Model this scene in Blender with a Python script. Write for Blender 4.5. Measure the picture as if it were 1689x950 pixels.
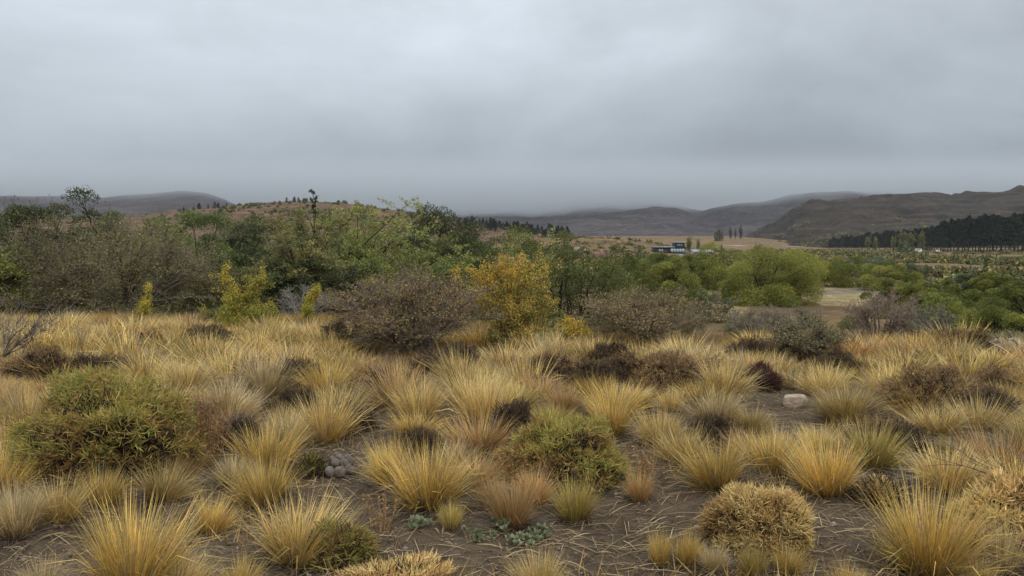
import bpy, math, random
import numpy as np
from mathutils import Vector, Matrix

for o in list(bpy.data.objects):
    bpy.data.objects.remove(o)
SC = bpy.context.scene
COL = SC.collection
R = math.radians

# ------------------------------------------------------------------ camera
F, CX, CY, HOR = 1276.0, 844.5, 475.0, 400.0      # photo: 1689 x 950 px
EYE = 1.6
PITCH = math.atan((CY - HOR) / F)
cam_d = bpy.data.cameras.new('camera')
cam_d.sensor_width = 36.0
cam_d.lens = 36.0 * F / 1689.0
cam_d.clip_start = 0.05
cam_d.clip_end = 20000
cam = bpy.data.objects.new('camera', cam_d)
cam.location = (0, 0, EYE)
cam.rotation_euler = (math.pi / 2 - PITCH, 0, 0)
COL.objects.link(cam)
SC.camera = cam

# ------------------------------------------------------------------ world, sun, exposure
SUN_EL, SUN_AZ = R(52), R(160)
w = bpy.data.worlds.new('World')
SC.world = w
w.use_nodes = True
nt = w.node_tree
nt.nodes.clear()
N = nt.nodes.new
L = nt.links.new
out = N('ShaderNodeOutputWorld')
sky = N('ShaderNodeTexSky'); sky.sky_type = 'NISHITA'; sky.sun_disc = False
sky.sun_elevation = SUN_EL; sky.sun_rotation = SUN_AZ
sky.air_density = 1.0; sky.dust_density = 3.0
bg_sky = N('ShaderNodeBackground'); bg_sky.inputs['Strength'].default_value = 0.06
L(sky.outputs[0], bg_sky.inputs[0])
tc = N('ShaderNodeTexCoord')
sep = N('ShaderNodeSeparateXYZ'); L(tc.outputs['Generated'], sep.inputs[0])
# overcast deck: darker at the horizon, brighter towards the zenith, soft streaks
grad = N('ShaderNodeValToRGB'); cr = grad.color_ramp
cr.elements[0].position = 0.0; cr.elements[0].color = (0.223, 0.259, 0.292, 1)
cr.elements[1].position = 1.0; cr.elements[1].color = (1.355, 1.447, 1.519, 1)
for p, c in ((0.04, (0.242, 0.278, 0.312, 1)), (0.12, (0.334, 0.379, 0.417, 1)), (0.22, (0.480, 0.535, 0.588, 1)), (0.32, (0.622, 0.685, 0.747, 1)), (0.55, (0.977, 1.052, 1.121, 1))):
    e = cr.elements.new(p); e.color = c
L(sep.outputs[2], grad.inputs[0])
mp = N('ShaderNodeMapping'); mp.inputs['Scale'].default_value = (1.2, 1.2, 2.3); mp.inputs['Location'].default_value = (0.35, 0.2, 0.55)
mp.inputs['Rotation'].default_value = (0.0, 0.12, 0.0)
L(tc.outputs['Generated'], mp.inputs[0])
nz = N('ShaderNodeTexNoise'); nz.inputs['Scale'].default_value = 1.6; nz.inputs['Detail'].default_value = 7; nz.inputs['Roughness'].default_value = 0.52
nz.inputs['Distortion'].default_value = 0.35
L(mp.outputs[0], nz.inputs['Vector'])
mr = N('ShaderNodeMapRange'); mr.inputs['From Min'].default_value = 0.25; mr.inputs['From Max'].default_value = 0.75
mr.inputs['To Min'].default_value = 0.66; mr.inputs['To Max'].default_value = 1.34
L(nz.outputs[0], mr.inputs[0])
nz2 = N('ShaderNodeTexNoise'); nz2.inputs['Scale'].default_value = 5.5; nz2.inputs['Detail'].default_value = 8; nz2.inputs['Roughness'].default_value = 0.6; nz2.inputs['Distortion'].default_value = 0.6
L(mp.outputs[0], nz2.inputs['Vector'])
mr2 = N('ShaderNodeMapRange'); mr2.inputs['From Min'].default_value = 0.3; mr2.inputs['From Max'].default_value = 0.7; mr2.inputs['To Min'].default_value = 0.955; mr2.inputs['To Max'].default_value = 1.045
L(nz2.outputs[0], mr2.inputs[0])
mm = N('ShaderNodeMath'); mm.operation = 'MULTIPLY'; L(mr.outputs[0], mm.inputs[0]); L(mr2.outputs[0], mm.inputs[1])
mul = N('ShaderNodeVectorMath'); mul.operation = 'SCALE'
L(grad.outputs[0], mul.inputs[0]); L(mm.outputs[0], mul.inputs['Scale'])
bg_c = N('ShaderNodeBackground'); bg_c.inputs['Strength'].default_value = 1.0
L(mul.outputs[0], bg_c.inputs[0])
mixw = N('ShaderNodeMixShader'); mixw.inputs[0].default_value = 0.93
L(bg_sky.outputs[0], mixw.inputs[1]); L(bg_c.outputs[0], mixw.inputs[2])
L(mixw.outputs[0], out.inputs[0])

sd = bpy.data.lights.new('sun', 'SUN'); sd.energy = 1.5; sd.angle = R(28); sd.color = (1.0, 0.96, 0.90)
so = bpy.data.objects.new('sun', sd); COL.objects.link(so)
so.rotation_euler = (math.pi / 2 - SUN_EL, 0, R(25))
so.location = (0, -20, 40)
SC.view_settings.view_transform = 'Standard'
SC.view_settings.look = 'None'
SC.view_settings.exposure = 0.28
SC.view_settings.gamma = 1.0
SC.cycles.use_denoising = True
SC.cycles.max_bounces = 6
SC.cycles.diffuse_bounces = 3
SC.cycles.transparent_max_bounces = 8
SC.cycles.volume_bounces = 3
SC.cycles.volume_max_steps = 96

# ------------------------------------------------------------------ helpers
def hash2(ix, iy, s):
    h = (ix.astype(np.int64) * 374761393 + iy.astype(np.int64) * 668265263 + s * 1442695041) & 0xFFFFFFFF
    h = ((h ^ (h >> 13)) * 1274126177) & 0xFFFFFFFF
    h = h ^ (h >> 16)
    return (h & 0xFFFF) / 65535.0

def vnoise(x, y, s=0):
    x = np.asarray(x, float); y = np.asarray(y, float)
    ix = np.floor(x); iy = np.floor(y); fx = x - ix; fy = y - iy
    ux = fx * fx * (3 - 2 * fx); uy = fy * fy * (3 - 2 * fy)
    a = hash2(ix, iy, s); b = hash2(ix + 1, iy, s); c = hash2(ix, iy + 1, s); d = hash2(ix + 1, iy + 1, s)
    return (a + (b - a) * ux) * (1 - uy) + (c + (d - c) * ux) * uy

def fbm(x, y, s=0, o=4):
    v = 0; a = 0.5
    for k in range(o):
        v = v + a * (vnoise(np.asarray(x) * 2 ** k, np.asarray(y) * 2 ** k, s + k * 17) - 0.5) * 2
        a *= 0.5
    return v

def sm(t):
    t = np.clip(t, 0, 1)
    return t * t * (3 - 2 * t)

def ray(px, py):
    a = (px - CX) / F; b = -(py - CY) / F
    return np.array([a, math.cos(PITCH) + b * math.sin(PITCH), -math.sin(PITCH) + b * math.cos(PITCH)])

def at_depth(px, py, Y):
    d = ray(px, py); k = Y / d[1]
    return np.array([d[0] * k, Y, EYE + d[2] * k])

def gz(x, y):
    """height of the ground at x, y (camera stands at 0, 0)"""
    x = np.asarray(x, float); y = np.asarray(y, float)
    r = np.sqrt(x * x + y * y)
    u = x / np.maximum(np.abs(y), 3.0)
    e = 14.0 - 3.2 * sm((u + 0.25) / 0.55)
    Ld = 34.0 - 6.0 * sm((u + 0.1) / 0.4)
    yy = np.where(y > 0, y, r * 0.5)
    z = -5.6 * sm((yy - e) / Ld)
    near = 1 - sm((r - 20) / 40)
    z = z + near * (0.10 * fbm(x * 0.5, y * 0.5, 3, 3) + 0.075 * fbm(x * 1.9, y * 1.9, 9, 4)) * sm((r - 0.5) / 2.5)
    far = sm((r - 60) / 120)
    z = z + far * 1.0 * fbm(x * 0.02, y * 0.02, 21, 4)
    # scrub knoll left of the house, land rising beyond the valley
    kx, ky = (985 - CX) / F * 470, 470.0
    z = z + 9.0 * np.exp(-((x - kx) / 62) ** 2 - ((y - ky) / 70) ** 2) * (1 + 0.35 * fbm(x * 0.03, y * 0.03, 5, 3))
    kx2 = (790 - CX) / F * 430
    z = z + 4.0 * np.exp(-((x - kx2) / 55) ** 2 - ((y - 480) / 70) ** 2)
    z = z + 14.0 * sm((r - 700) / 600) * sm((0.45 - u) / 0.2) + 4.0 * sm((r - 800) / 600)
    return z

def at_ground(px, py):
    d = ray(px, py)
    ts = np.exp(np.linspace(math.log(2.0), math.log(900), 1500))
    p = np.array([0, 0, EYE]) + ts[:, None] * d
    below = p[:, 2] < gz(p[:, 0], p[:, 1])
    i = int(np.argmax(below)) if below.any() else len(ts) - 1
    q = p[i].copy(); q[2] = float(gz(q[0], q[1]))
    return q

def mesh(name, V, faces, mats, cols=None, smooth=False, mat_idx=None):
    """V (n,3); faces list of arrays (k,3) or (k,4)"""
    me = bpy.data.meshes.new(name)
    V = np.asarray(V, np.float32)
    me.vertices.add(len(V)); me.vertices.foreach_set('co', V.ravel())
    faces = [np.asarray(f, np.int32) for f in faces if len(f)]
    nl = sum(f.size for f in faces); nf = sum(len(f) for f in faces)
    me.loops.add(nl); me.polygons.add(nf)
    me.loops.foreach_set('vertex_index', np.concatenate([f.ravel() for f in faces]))
    tot = np.concatenate([np.full(len(f), f.shape[1], np.int32) for f in faces])
    st = np.concatenate([[0], np.cumsum(tot)[:-1]]).astype(np.int32)
    me.polygons.foreach_set('loop_start', st)
    try:
        me.polygons.foreach_set('loop_total', tot)
    except Exception:
        pass
    if smooth:
        me.polygons.foreach_set('use_smooth', np.ones(nf, bool))
    for m in (mats if isinstance(mats, (list, tuple)) else [mats]):
        me.materials.append(m)
    if mat_idx is not None:
        me.polygons.foreach_set('material_index', np.asarray(mat_idx, np.int32))
    if cols is not None:
        at = me.attributes.new('tint', 'FLOAT_COLOR', 'POINT')
        c = np.ones((len(V), 4), np.float32); c[:, :3] = cols
        at.data.foreach_set('color', c.ravel())
    me.update(calc_edges=True)
    return me

def ob(name, me, parent=None, loc=None, rot=None, scale=None):
    o = bpy.data.objects.new(name, me)
    COL.objects.link(o)
    if parent is not None: o.parent = parent
    if loc is not None: o.location = [float(v) for v in loc]
    if rot is not None: o.rotation_euler = rot
    if scale is not None: o.scale = scale
    return o

def tag(o, label, cat, group=None):
    o['label'] = label; o['category'] = cat
    if group: o['group'] = group
    return o

def thing(name, label, cat, loc, rot=(0, 0, 0), scale=(1, 1, 1), group=None):
    return tag(ob(name, None, None, loc, rot, scale), label, cat, group)

class MB:
    """collects boxes / tubes / leaves into one mesh"""
    def __init__(s): s.V = []; s.F = []; s.C = []; s.n = 0
    def add(s, V, faces, col=(1, 1, 1)):
        V = np.asarray(V, float).reshape(-1, 3)
        for f in faces:
            if len(f): s.F.append(np.asarray(f, np.int64) + s.n)
        s.V.append(V)
        c = np.empty((len(V), 3)); c[:] = col; s.C.append(c)
        s.n += len(V)
        return s
    def box(s, x0, x1, y0, y1, z0, z1, col=(1, 1, 1)):
        V = [(x, y, z) for x in (x0, x1) for y in (y0, y1) for z in (z0, z1)]
        return s.add(V, [np.array([(0, 1, 3, 2), (4, 6, 7, 5), (0, 4, 5, 1), (2, 3, 7, 6), (0, 2, 6, 4), (1, 5, 7, 3)])], col)
    def tubes(s, P, rad, sides=4, col=(1, 1, 1)):
        """P (K,M,3) polylines, rad (K,M)"""
        P = np.asarray(P, float); rad = np.asarray(rad, float)
        K, M, _ = P.shape
        T = np.gradient(P, axis=1); T /= np.linalg.norm(T, axis=2, keepdims=True) + 1e-9
        ref = np.where(np.abs(T[..., 2:3]) > 0.9, np.array([1.0, 0, 0]), np.array([0, 0, 1.0]))
        A = np.cross(T, ref); A /= np.linalg.norm(A, axis=2, keepdims=True) + 1e-9
        B = np.cross(T, A)
        an = np.arange(sides) / sides * 2 * np.pi
        V = P[:, :, None, :] + rad[:, :, None, None] * (A[:, :, None, :] * np.cos(an)[None, None, :, None] + B[:, :, None, :] * np.sin(an)[None, None, :, None])
        idx = np.arange(K * M * sides).reshape(K, M, sides)
        a = idx[:, :-1, :]; b = np.roll(a, -1, axis=2); c = idx[:, 1:, :]; d = np.roll(c, -1, axis=2)
        f = np.stack([a, b, d, c], -1).reshape(-1, 4)
        if np.ndim(col) > 1:
            col = np.repeat(np.asarray(col), M * sides, axis=0)
        return s.add(V.reshape(-1, 3), [f], col)
    def leaves(s, P, D, size, aspect, col, rng, tri=False):
        """flat leaf shapes: P (n,3) base points, D (n,3) directions, size (n,)"""
        n = len(P)
        D = D / (np.linalg.norm(D, axis=1, keepdims=True) + 1e-9)
        Q = rng.normal(size=(n, 3)); S = np.cross(D, Q); S /= np.linalg.norm(S, axis=1, keepdims=True) + 1e-9
        size = np.broadcast_to(size, (n,))[:, None]
        tip = P + D * size
        mid = P + D * size * 0.5
        if tri:
            V = np.stack([P - S * size * aspect * 0.5, P + S * size * aspect * 0.5, tip], 1)
            f = np.arange(n * 3).reshape(n, 3); k = 3
        else:
            V = np.stack([P, mid - S * size * aspect * 0.5, tip, mid + S * size * aspect * 0.5], 1)
            f = np.arange(n * 4).reshape(n, 4); k = 4
        c = np.repeat(np.asarray(col), k, axis=0) if np.ndim(col) > 1 else col
        return s.add(V.reshape(-1, 3), [f], c)
    def build(s, name, mat, smooth=False):
        tri = [f for f in s.F if f.shape[1] == 3]; quad = [f for f in s.F if f.shape[1] == 4]
        return mesh(name, np.concatenate(s.V), tri + quad, mat, np.concatenate(s.C), smooth)

# ------------------------------------------------------------------ materials
def new_mat(name):
    m = bpy.data.materials.new(name); m.use_nodes = True
    t = m.node_tree; t.nodes.clear()
    return m, t, t.nodes.new, t.links.new

def plant_mat(name, transl=0.25, rough=0.65, var=0.18, nscale=9.0, spec=0.25):
    m, t, n, l = new_mat(name)
    o = n('ShaderNodeOutputMaterial')
    at = n('ShaderNodeAttribute'); at.attribute_name = 'tint'
    oi = n('ShaderNodeObjectInfo')
    g = n('ShaderNodeNewGeometry')
    nz = n('ShaderNodeTexNoise'); nz.inputs['Scale'].default_value = nscale; nz.inputs['Detail'].default_value = 3
    l(g.outputs['Position'], nz.inputs['Vector'])
    a = n('ShaderNodeMapRange'); a.inputs['To Min'].default_value = 1 - var; a.inputs['To Max'].default_value = 1 + var
    l(oi.outputs['Random'], a.inputs[0])
    b = n('ShaderNodeMapRange'); b.inputs['From Min'].default_value = 0.25; b.inputs['From Max'].default_value = 0.75
    b.inputs['To Min'].default_value = 0.8; b.inputs['To Max'].default_value = 1.2
    l(nz.outputs[0], b.inputs[0])
    mu = n('ShaderNodeMath'); mu.operation = 'MULTIPLY'; l(a.outputs[0], mu.inputs[0]); l(b.outputs[0], mu.inputs[1])
    hs = n('ShaderNodeHueSaturation'); l(at.outputs['Color'], hs.inputs['Color']); l(mu.outputs[0], hs.inputs['Value'])
    p = n('ShaderNodeBsdfPrincipled'); p.inputs['Roughness'].default_value = rough; p.inputs['Specular IOR Level'].default_value = spec
    l(hs.outputs[0], p.inputs['Base Color'])
    if transl > 0:
        tr = n('ShaderNodeBsdfTranslucent'); l(hs.outputs[0], tr.inputs[0])
        mx = n('ShaderNodeMixShader'); mx.inputs[0].default_value = transl
        l(p.outputs[0], mx.inputs[1]); l(tr.outputs[0], mx.inputs[2]); l(mx.outputs[0], o.inputs[0])
    else:
        l(p.outputs[0], o.inputs[0])
    return m

M_GRASS = plant_mat('dry_grass', 0.12, 0.6, 0.24, 1.6)
M_LEAF = plant_mat('leaf', 0.28, 0.6, 0.10, 1.2)
M_NEEDLE = plant_mat('needle', 0.08, 0.8, 0.18, 0.12, 0.1)
M_BARK = plant_mat('bark', 0.0, 0.9, 0.10, 14.0, 0.1)
M_PAINT = plant_mat('weathered_paint', 0.0, 0.55, 0.03, 3.0, 0.3)

def ramp(n, l, src, stops):
    r = n('ShaderNodeValToRGB'); c = r.color_ramp
    c.elements[0].position = stops[0][0]; c.elements[0].color = (*stops[0][1], 1)
    c.elements[1].position = stops[-1][0]; c.elements[1].color = (*stops[-1][1], 1)
    for p, q in stops[1:-1]:
        e = c.elements.new(p); e.color = (*q, 1)
    l(src, r.inputs[0]); return r

def noise(n, l, vec, scale, detail=5, rough=0.55, dist=0.0):
    z = n('ShaderNodeTexNoise'); z.inputs['Scale'].default_value = scale; z.inputs['Detail'].default_value = detail
    z.inputs['Roughness'].default_value = rough; z.inputs['Distortion'].default_value = dist
    l(vec, z.inputs['Vector']); return z

def mixc(n, l, fac, a, b, mode='MIX'):
    m = n('ShaderNodeMix'); m.data_type = 'RGBA'; m.blend_type = mode
    if isinstance(fac, float): m.inputs[0].default_value = fac
    else: l(fac, m.inputs[0])
    for i, v in ((6, a), (7, b)):
        if isinstance(v, tuple): m.inputs[i].default_value = (*v, 1)
        else: l(v, m.inputs[i])
    return m.outputs[2]

def ground_mat():
    m, t, n, l = new_mat('ground_soil_and_scrub')
    o = n('ShaderNodeOutputMaterial'); g = n('ShaderNodeNewGeometry'); P = g.outputs['Position']
    n1 = noise(n, l, P, 0.9, 8, 0.6); n2 = noise(n, l, P, 14.0, 6, 0.65); n3 = noise(n, l, P, 70.0, 3, 0.6)
    soil = ramp(n, l, n1.outputs[0], [(0.3, (0.078, 0.056, 0.036)), (0.5, (0.112, 0.083, 0.053)), (0.7, (0.155, 0.117, 0.077))]).outputs[0]
    fine = ramp(n, l, n2.outputs[0], [(0.3, (0.62, 0.60, 0.58)), (0.55, (1, 1, 1)), (0.72, (1.22, 1.2, 1.15))]).outputs[0]
    soil = mixc(n, l, 1.0, soil, fine, 'MULTIPLY')
    # pale grit
    grit = ramp(n, l, n3.outputs[0], [(0.60, (0, 0, 0)), (0.72, (1, 1, 1))]).outputs[0]
    soil = mixc(n, l, grit, soil, (0.19, 0.15, 0.115))
    # far: dry grass, heath and bare earth
    f1 = noise(n, l, P, 0.018, 8, 0.62, 0.4); f2 = noise(n, l, P, 0.11, 7, 0.65, 0.3); f3 = noise(n, l, P, 0.6, 5, 0.6)
    far = ramp(n, l, f1.outputs[0], [(0.34, (0.061, 0.058, 0.029)), (0.45, (0.108, 0.076, 0.042)), (0.54, (0.180, 0.119, 0.058)), (0.66, (0.108, 0.066, 0.040))]).outputs[0]
    far2 = ramp(n, l, f2.outputs[0], [(0.36, (0.050, 0.045, 0.021)), (0.5, (0.152, 0.093, 0.045)), (0.66, (0.279, 0.169, 0.080))]).outputs[0]
    far = mixc(n, l, 0.5, far, far2)
    dk = ramp(n, l, f3.outputs[0], [(0.35, (0.6, 0.6, 0.55)), (0.6, (1.1, 1.1, 1.1))]).outputs[0]
    far = mixc(n, l, 0.6, far, dk, 'MULTIPLY')
    ln = n('ShaderNodeVectorMath'); ln.operation = 'LENGTH'; l(P, ln.inputs[0])
    mr = n('ShaderNodeMapRange'); mr.inputs['From Min'].default_value = 14; mr.inputs['From Max'].default_value = 26
    l(ln.outputs['Value'], mr.inputs[0])
    c = mixc(n, l, mr.outputs[0], soil, far)
    p = n('ShaderNodeBsdfPrincipled'); p.inputs['Roughness'].default_value = 0.95; p.inputs['Specular IOR Level'].default_value = 0.1
    l(c, p.inputs['Base Color'])
    ad = n('ShaderNodeMath'); ad.operation = 'MULTIPLY_ADD'; l(n3.outputs[0], ad.inputs[0]); ad.inputs[1].default_value = 0.35; l(n2.outputs[0], ad.inputs[2])
    b = n('ShaderNodeBump'); b.inputs['Strength'].default_value = 1.0; b.inputs['Distance'].default_value = 0.06
    l(ad.outputs[0], b.inputs['Height']); l(b.outputs[0], p.inputs['Normal'])
    l(p.outputs[0], o.inputs[0]); return m

def hill_mat(name, base, alt, scrub, rock, s1=0.006, s2=0.03, scrub_amt=(0.5, 0.6)):
    m, t, n, l = new_mat(name)
    o = n('ShaderNodeOutputMaterial'); g = n('ShaderNodeNewGeometry'); P = g.outputs['Position']
    mp = n('ShaderNodeMapping'); mp.inputs['Scale'].default_value = (1, 1, 2.4); l(P, mp.inputs[0]); V = mp.outputs[0]
    a = noise(n, l, V, s1, 8, 0.6, 0.5); b = noise(n, l, V, s2, 8, 0.66, 0.3); d = noise(n, l, V, s2 * 4.5, 5, 0.7)
    c = ramp(n, l, a.outputs[0], [(0.36, base), (0.62, alt)]).outputs[0]
    bd = n('ShaderNodeMapping'); bd.inputs['Scale'].default_value = (.35, .35, 7.0); l(P, bd.inputs[0])
    e = noise(n, l, bd.outputs[0], s2 * 1.6, 7, 0.68, 0.6)
    c = mixc(n, l, 0.85, c, ramp(n, l, e.outputs[0], [(0.34, (0.45, 0.45, 0.43)), (0.5, (0.95, 0.95, 0.93)), (0.66, (1.65, 1.55, 1.45))]).outputs[0], 'MULTIPLY')
    k_ = noise(n, l, V, s2 * 9, 4, 0.7)
    c = mixc(n, l, 0.7, c, ramp(n, l, k_.outputs[0], [(0.38, (0.45, 0.47, 0.42)), (0.55, (1.1, 1.1, 1.08))]).outputs[0], 'MULTIPLY')
    f = ramp(n, l, b.outputs[0], [(scrub_amt[0], (0, 0, 0)), (scrub_amt[1], (1, 1, 1))]).outputs[0]
    c = mixc(n, l, f, c, scrub)
    f2 = ramp(n, l, d.outputs[0], [(0.56, (0, 0, 0)), (0.66, (1, 1, 1))]).outputs[0]
    c = mixc(n, l, f2, c, rock)
    p = n('ShaderNodeBsdfPrincipled'); p.inputs['Roughness'].default_value = 0.95; p.inputs['Specular IOR Level'].default_value = 0.1
    l(c, p.inputs['Base Color'])
    bp = n('ShaderNodeBump'); bp.inputs['Strength'].default_value = 1.0; bp.inputs['Distance'].default_value = 3.0
    l(b.outputs[0], bp.inputs['Height']); l(bp.outputs[0], p.inputs['Normal'])
    l(p.outputs[0], o.inputs[0]); return m

def plain_mat(name, col, rough=0.6, nscale=2.0, var=0.15, spec=0.3, metal=0.0):
    m, t, n, l = new_mat(name)
    o = n('ShaderNodeOutputMaterial'); tcn = n('ShaderNodeTexCoord')
    z = noise(n, l, tcn.outputs['Object'], nscale, 6, 0.6)
    c = ramp(n, l, z.outputs[0], [(0.3, tuple(v * (1 - var) for v in col)), (0.7, tuple(min(1, v * (1 + var)) for v in col))]).outputs[0]
    p = n('ShaderNodeBsdfPrincipled'); p.inputs['Roughness'].default_value = rough; p.inputs['Specular IOR Level'].default_value = spec
    p.inputs['Metallic'].default_value = metal
    l(c, p.inputs['Base Color']); l(p.outputs[0], o.inputs[0]); return m

M_GROUND = ground_mat()

# ------------------------------------------------------------------ the ground: one sheet to the horizon
azf = np.linspace(-46, 46, 520); azb = np.linspace(46, 314, 70)[1:-1]
az = np.radians(np.concatenate([azf, azb]))
rr = np.concatenate([np.linspace(0.4, 2.5, 10)[:-1], np.exp(np.linspace(math.log(2.5), math.log(30), 200))[:-1], np.exp(np.linspace(math.log(30), math.log(5000), 190))])
A, RR = np.meshgrid(az, rr)
X = np.sin(A) * RR; Y = np.cos(A) * RR; Z = gz(X, Y)
nr, na = A.shape
V = np.stack([X, Y, Z], -1).reshape(-1, 3)
V = np.vstack([V, [0, 0, float(gz(0, 0))]])
i = np.arange(nr * na).reshape(nr, na)
a = i[:-1]; b = np.roll(a, -1, 1); c = i[1:]; d = np.roll(c, -1, 1)
fq = np.stack([a, b, d, c], -1).reshape(-1, 4)[:, ::-1]
ft = np.stack([i[0], np.roll(i[0], -1), np.full(na, nr * na)], -1)
go = ob('ground', mesh('ground', V, [ft, fq], M_GROUND, smooth=True)); go['kind'] = 'structure'

# ------------------------------------------------------------------ hills and mountains
def ridge(name, crest, Dc, Df, Db, mat, amp, nsc, seed, base=-9.0, shape=1.0, rough=0.0, ledge=0.0, step=8.0, jag=0.0):
    crest = np.array(crest, float)
    px = np.arange(crest[0, 0], crest[-1, 0] + 0.1, 3.0)
    py = np.interp(px, crest[:, 0], crest[:, 1])
    k = np.ones(5) / 5; py = np.convolve(np.pad(py, 2, mode='edge'), k, 'valid')
    zc = EYE + (HOR - py) / F * Dc
    edge = sm((px - px[0]) / 40.0) * sm((px[-1] - px) / 40.0)
    t = np.concatenate([np.linspace(0, 1, 140), np.linspace(1, 2, 25)[1:]])
    T, PX = np.meshgrid(t, px, indexing='ij'); ZC = np.broadcast_to(zc, T.shape)
    D = np.where(T <= 1, Df + (Dc - Df) * T, Dc + (Db - Dc) * (T - 1))
    u = (PX - CX) / F
    X = u * (Dc + (D - Dc) * 0.9); Yy = D + 0.0 * X
    s = np.where(T <= 1, np.clip(T, 0, 1) ** shape * (1 - 0.35) + 0.35 * sm(T), 1 - sm(T - 1))
    z = base + (ZC - base) * s
    win = np.where(T <= 1, np.sin(np.clip(T, 0, 1) * np.pi) ** 0.7 * 0.9 + 0.12 * sm(T * 1.2), 0.3 * (2 - T))
    gull = 1 - np.abs(fbm(X * nsc * 1.7, Yy * nsc * 0.7, seed + 5, 4)) * 2.2
    z = z + amp * win * (fbm(X * nsc, Yy * nsc, seed, 6) - 0.55 * gull + 0.3) + rough * win * fbm(X * nsc * 8, Yy * nsc * 8, seed + 3, 3)
    z = z + jag * np.exp(-((T - 1) / 0.12) ** 2) * (fbm(X * 0.03, X * 0 + seed, seed, 4) + 0.6 * np.maximum(0, fbm(X * 0.011, X * 0 + 7.0, seed + 2, 2)))
    if ledge:
        zz = z + step * 0.8 * fbm(X * nsc * 2, Yy * nsc * 2, seed + 9, 3); q = zz / step; fq_ = q - np.floor(q)
        zt = (np.floor(q) + sm((fq_ - 0.62) / 0.38)) * step - (zz - z)
        mask = sm((fbm(X * nsc * 3, Yy * nsc * 3, seed + 13, 3) + 0.35) / 0.5)
        z = z + (zt - z) * ledge * mask * np.where(T <= 1, 1, 0)
    V = np.stack([X, Yy, z], -1).reshape(-1, 3)
    nt_, np_ = T.shape
    i = np.arange(nt_ * np_).reshape(nt_, np_)
    f = np.stack([i[:-1, :-1], i[:-1, 1:], i[1:, 1:], i[1:, :-1]], -1).reshape(-1, 4)
    o = ob(name, mesh(name, V, [f], mat, smooth=True)); o['kind'] = 'structure'
    def height(px_, t_):
        a = min(int(round((px_ - px[0]) / 3.0)), np_ - 1); b = int(round(t_ * 139))
        return V.reshape(nt_, np_, 3)[b, a]
    return o, height

M_H1 = hill_mat('hill_heath', (0.108, 0.063, 0.038), (0.132, 0.082, 0.048), (0.056, 0.042, 0.024), (0.145, 0.102, 0.073), 0.012, 0.06, (0.52, 0.60))
M_H2 = hill_mat('mesa_heath', (0.026, 0.019, 0.015), (0.041, 0.029, 0.021), (0.015, 0.014, 0.009), (0.057, 0.039, 0.027), 0.006, 0.022, (0.50, 0.60))
M_H3 = hill_mat('hazy_mountain_heath', (0.037, 0.030, 0.036), (0.059, 0.048, 0.048), (0.022, 0.022, 0.023), (0.088, 0.074, 0.076), 0.0025, 0.009, (0.54, 0.66))  # heath colours with the blue of distance haze tinted in

hill, hill_h = ridge('hill', [(-160, 372), (-60, 360), (40, 356), (120, 360), (200, 358), (260, 350), (300, 345), (380, 337), (450, 332), (500, 331), (560, 334), (620, 342), (680, 350), (760, 366), (830, 373), (900, 381), (960, 388), (1040, 398)], 760, 420, 1200, M_H1, 4.0, 0.012, 11, shape=1.1, rough=1.0, ledge=0.75, step=4.5, jag=1.0)
mesa, mesa_h = ridge('mesa', [(1190, 399), (1225, 391), (1255, 377), (1280, 364), (1293, 351), (1305, 341), (1330, 331), (1370, 326), (1420, 323), (1440, 320), (1452, 322), (1485, 319), (1502, 315), (1525, 318), (1580, 318), (1640, 315), (1675, 308), (1720, 307), (1800, 303), (1950, 300), (2100, 310)], 1650, 800, 2600, M_H2, 22.0, 0.0045, 31, shape=1.1, rough=8.0, ledge=0.9, step=13.0, jag=9.0)
mtl, _ = ridge('mountain_left', [(-400, 318), (-200, 312), (-40, 322), (40, 326), (110, 324), (170, 327), (230, 321), (300, 316), (345, 319), (370, 328), (390, 338), (430, 352), (480, 362), (560, 372), (640, 380)], 2500, 1500, 3600, M_H3, 26.0, 0.0028, 41, shape=1.2, rough=2.0)
mtc, _ = ridge('mountain_centre', [(480, 375), (560, 366), (640, 360), (720, 352), (800, 345), (880, 334), (960, 326), (1030, 326), (1075, 333), (1110, 340), (1150, 348), (1200, 358), (1260, 372), (1330, 384), (1400, 392)], 3300, 1700, 4500, M_H3, 62.0, 0.0024, 51, shape=1.3, rough=7.0)
mtr, _ = ridge('mountain_behind_mesa', [(1040, 392), (1080, 380), (1110, 366), (1140, 353), (1170, 344), (1210, 338), (1260, 333), (1320, 322), (1400, 315), (1500, 318), (1600, 325), (1700, 340)], 2900, 1600, 4000, M_H3, 46.0, 0.0028, 61, shape=1.3, rough=6.0)

# ------------------------------------------------------------------ plants: generators
PAL = {
 'gold':  ((0.497, 0.274, 0.024), (0.630, 0.424, 0.094)),
 'straw': ((0.487, 0.284, 0.039), (0.669, 0.483, 0.165)),
 'grey':  ((0.402, 0.249, 0.066), (0.573, 0.444, 0.231)),
 'olive': ((0.402, 0.279, 0.024), (0.544, 0.403, 0.088)),
 'brown': ((0.420, 0.199, 0.039), (0.554, 0.329, 0.105)),
}

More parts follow.
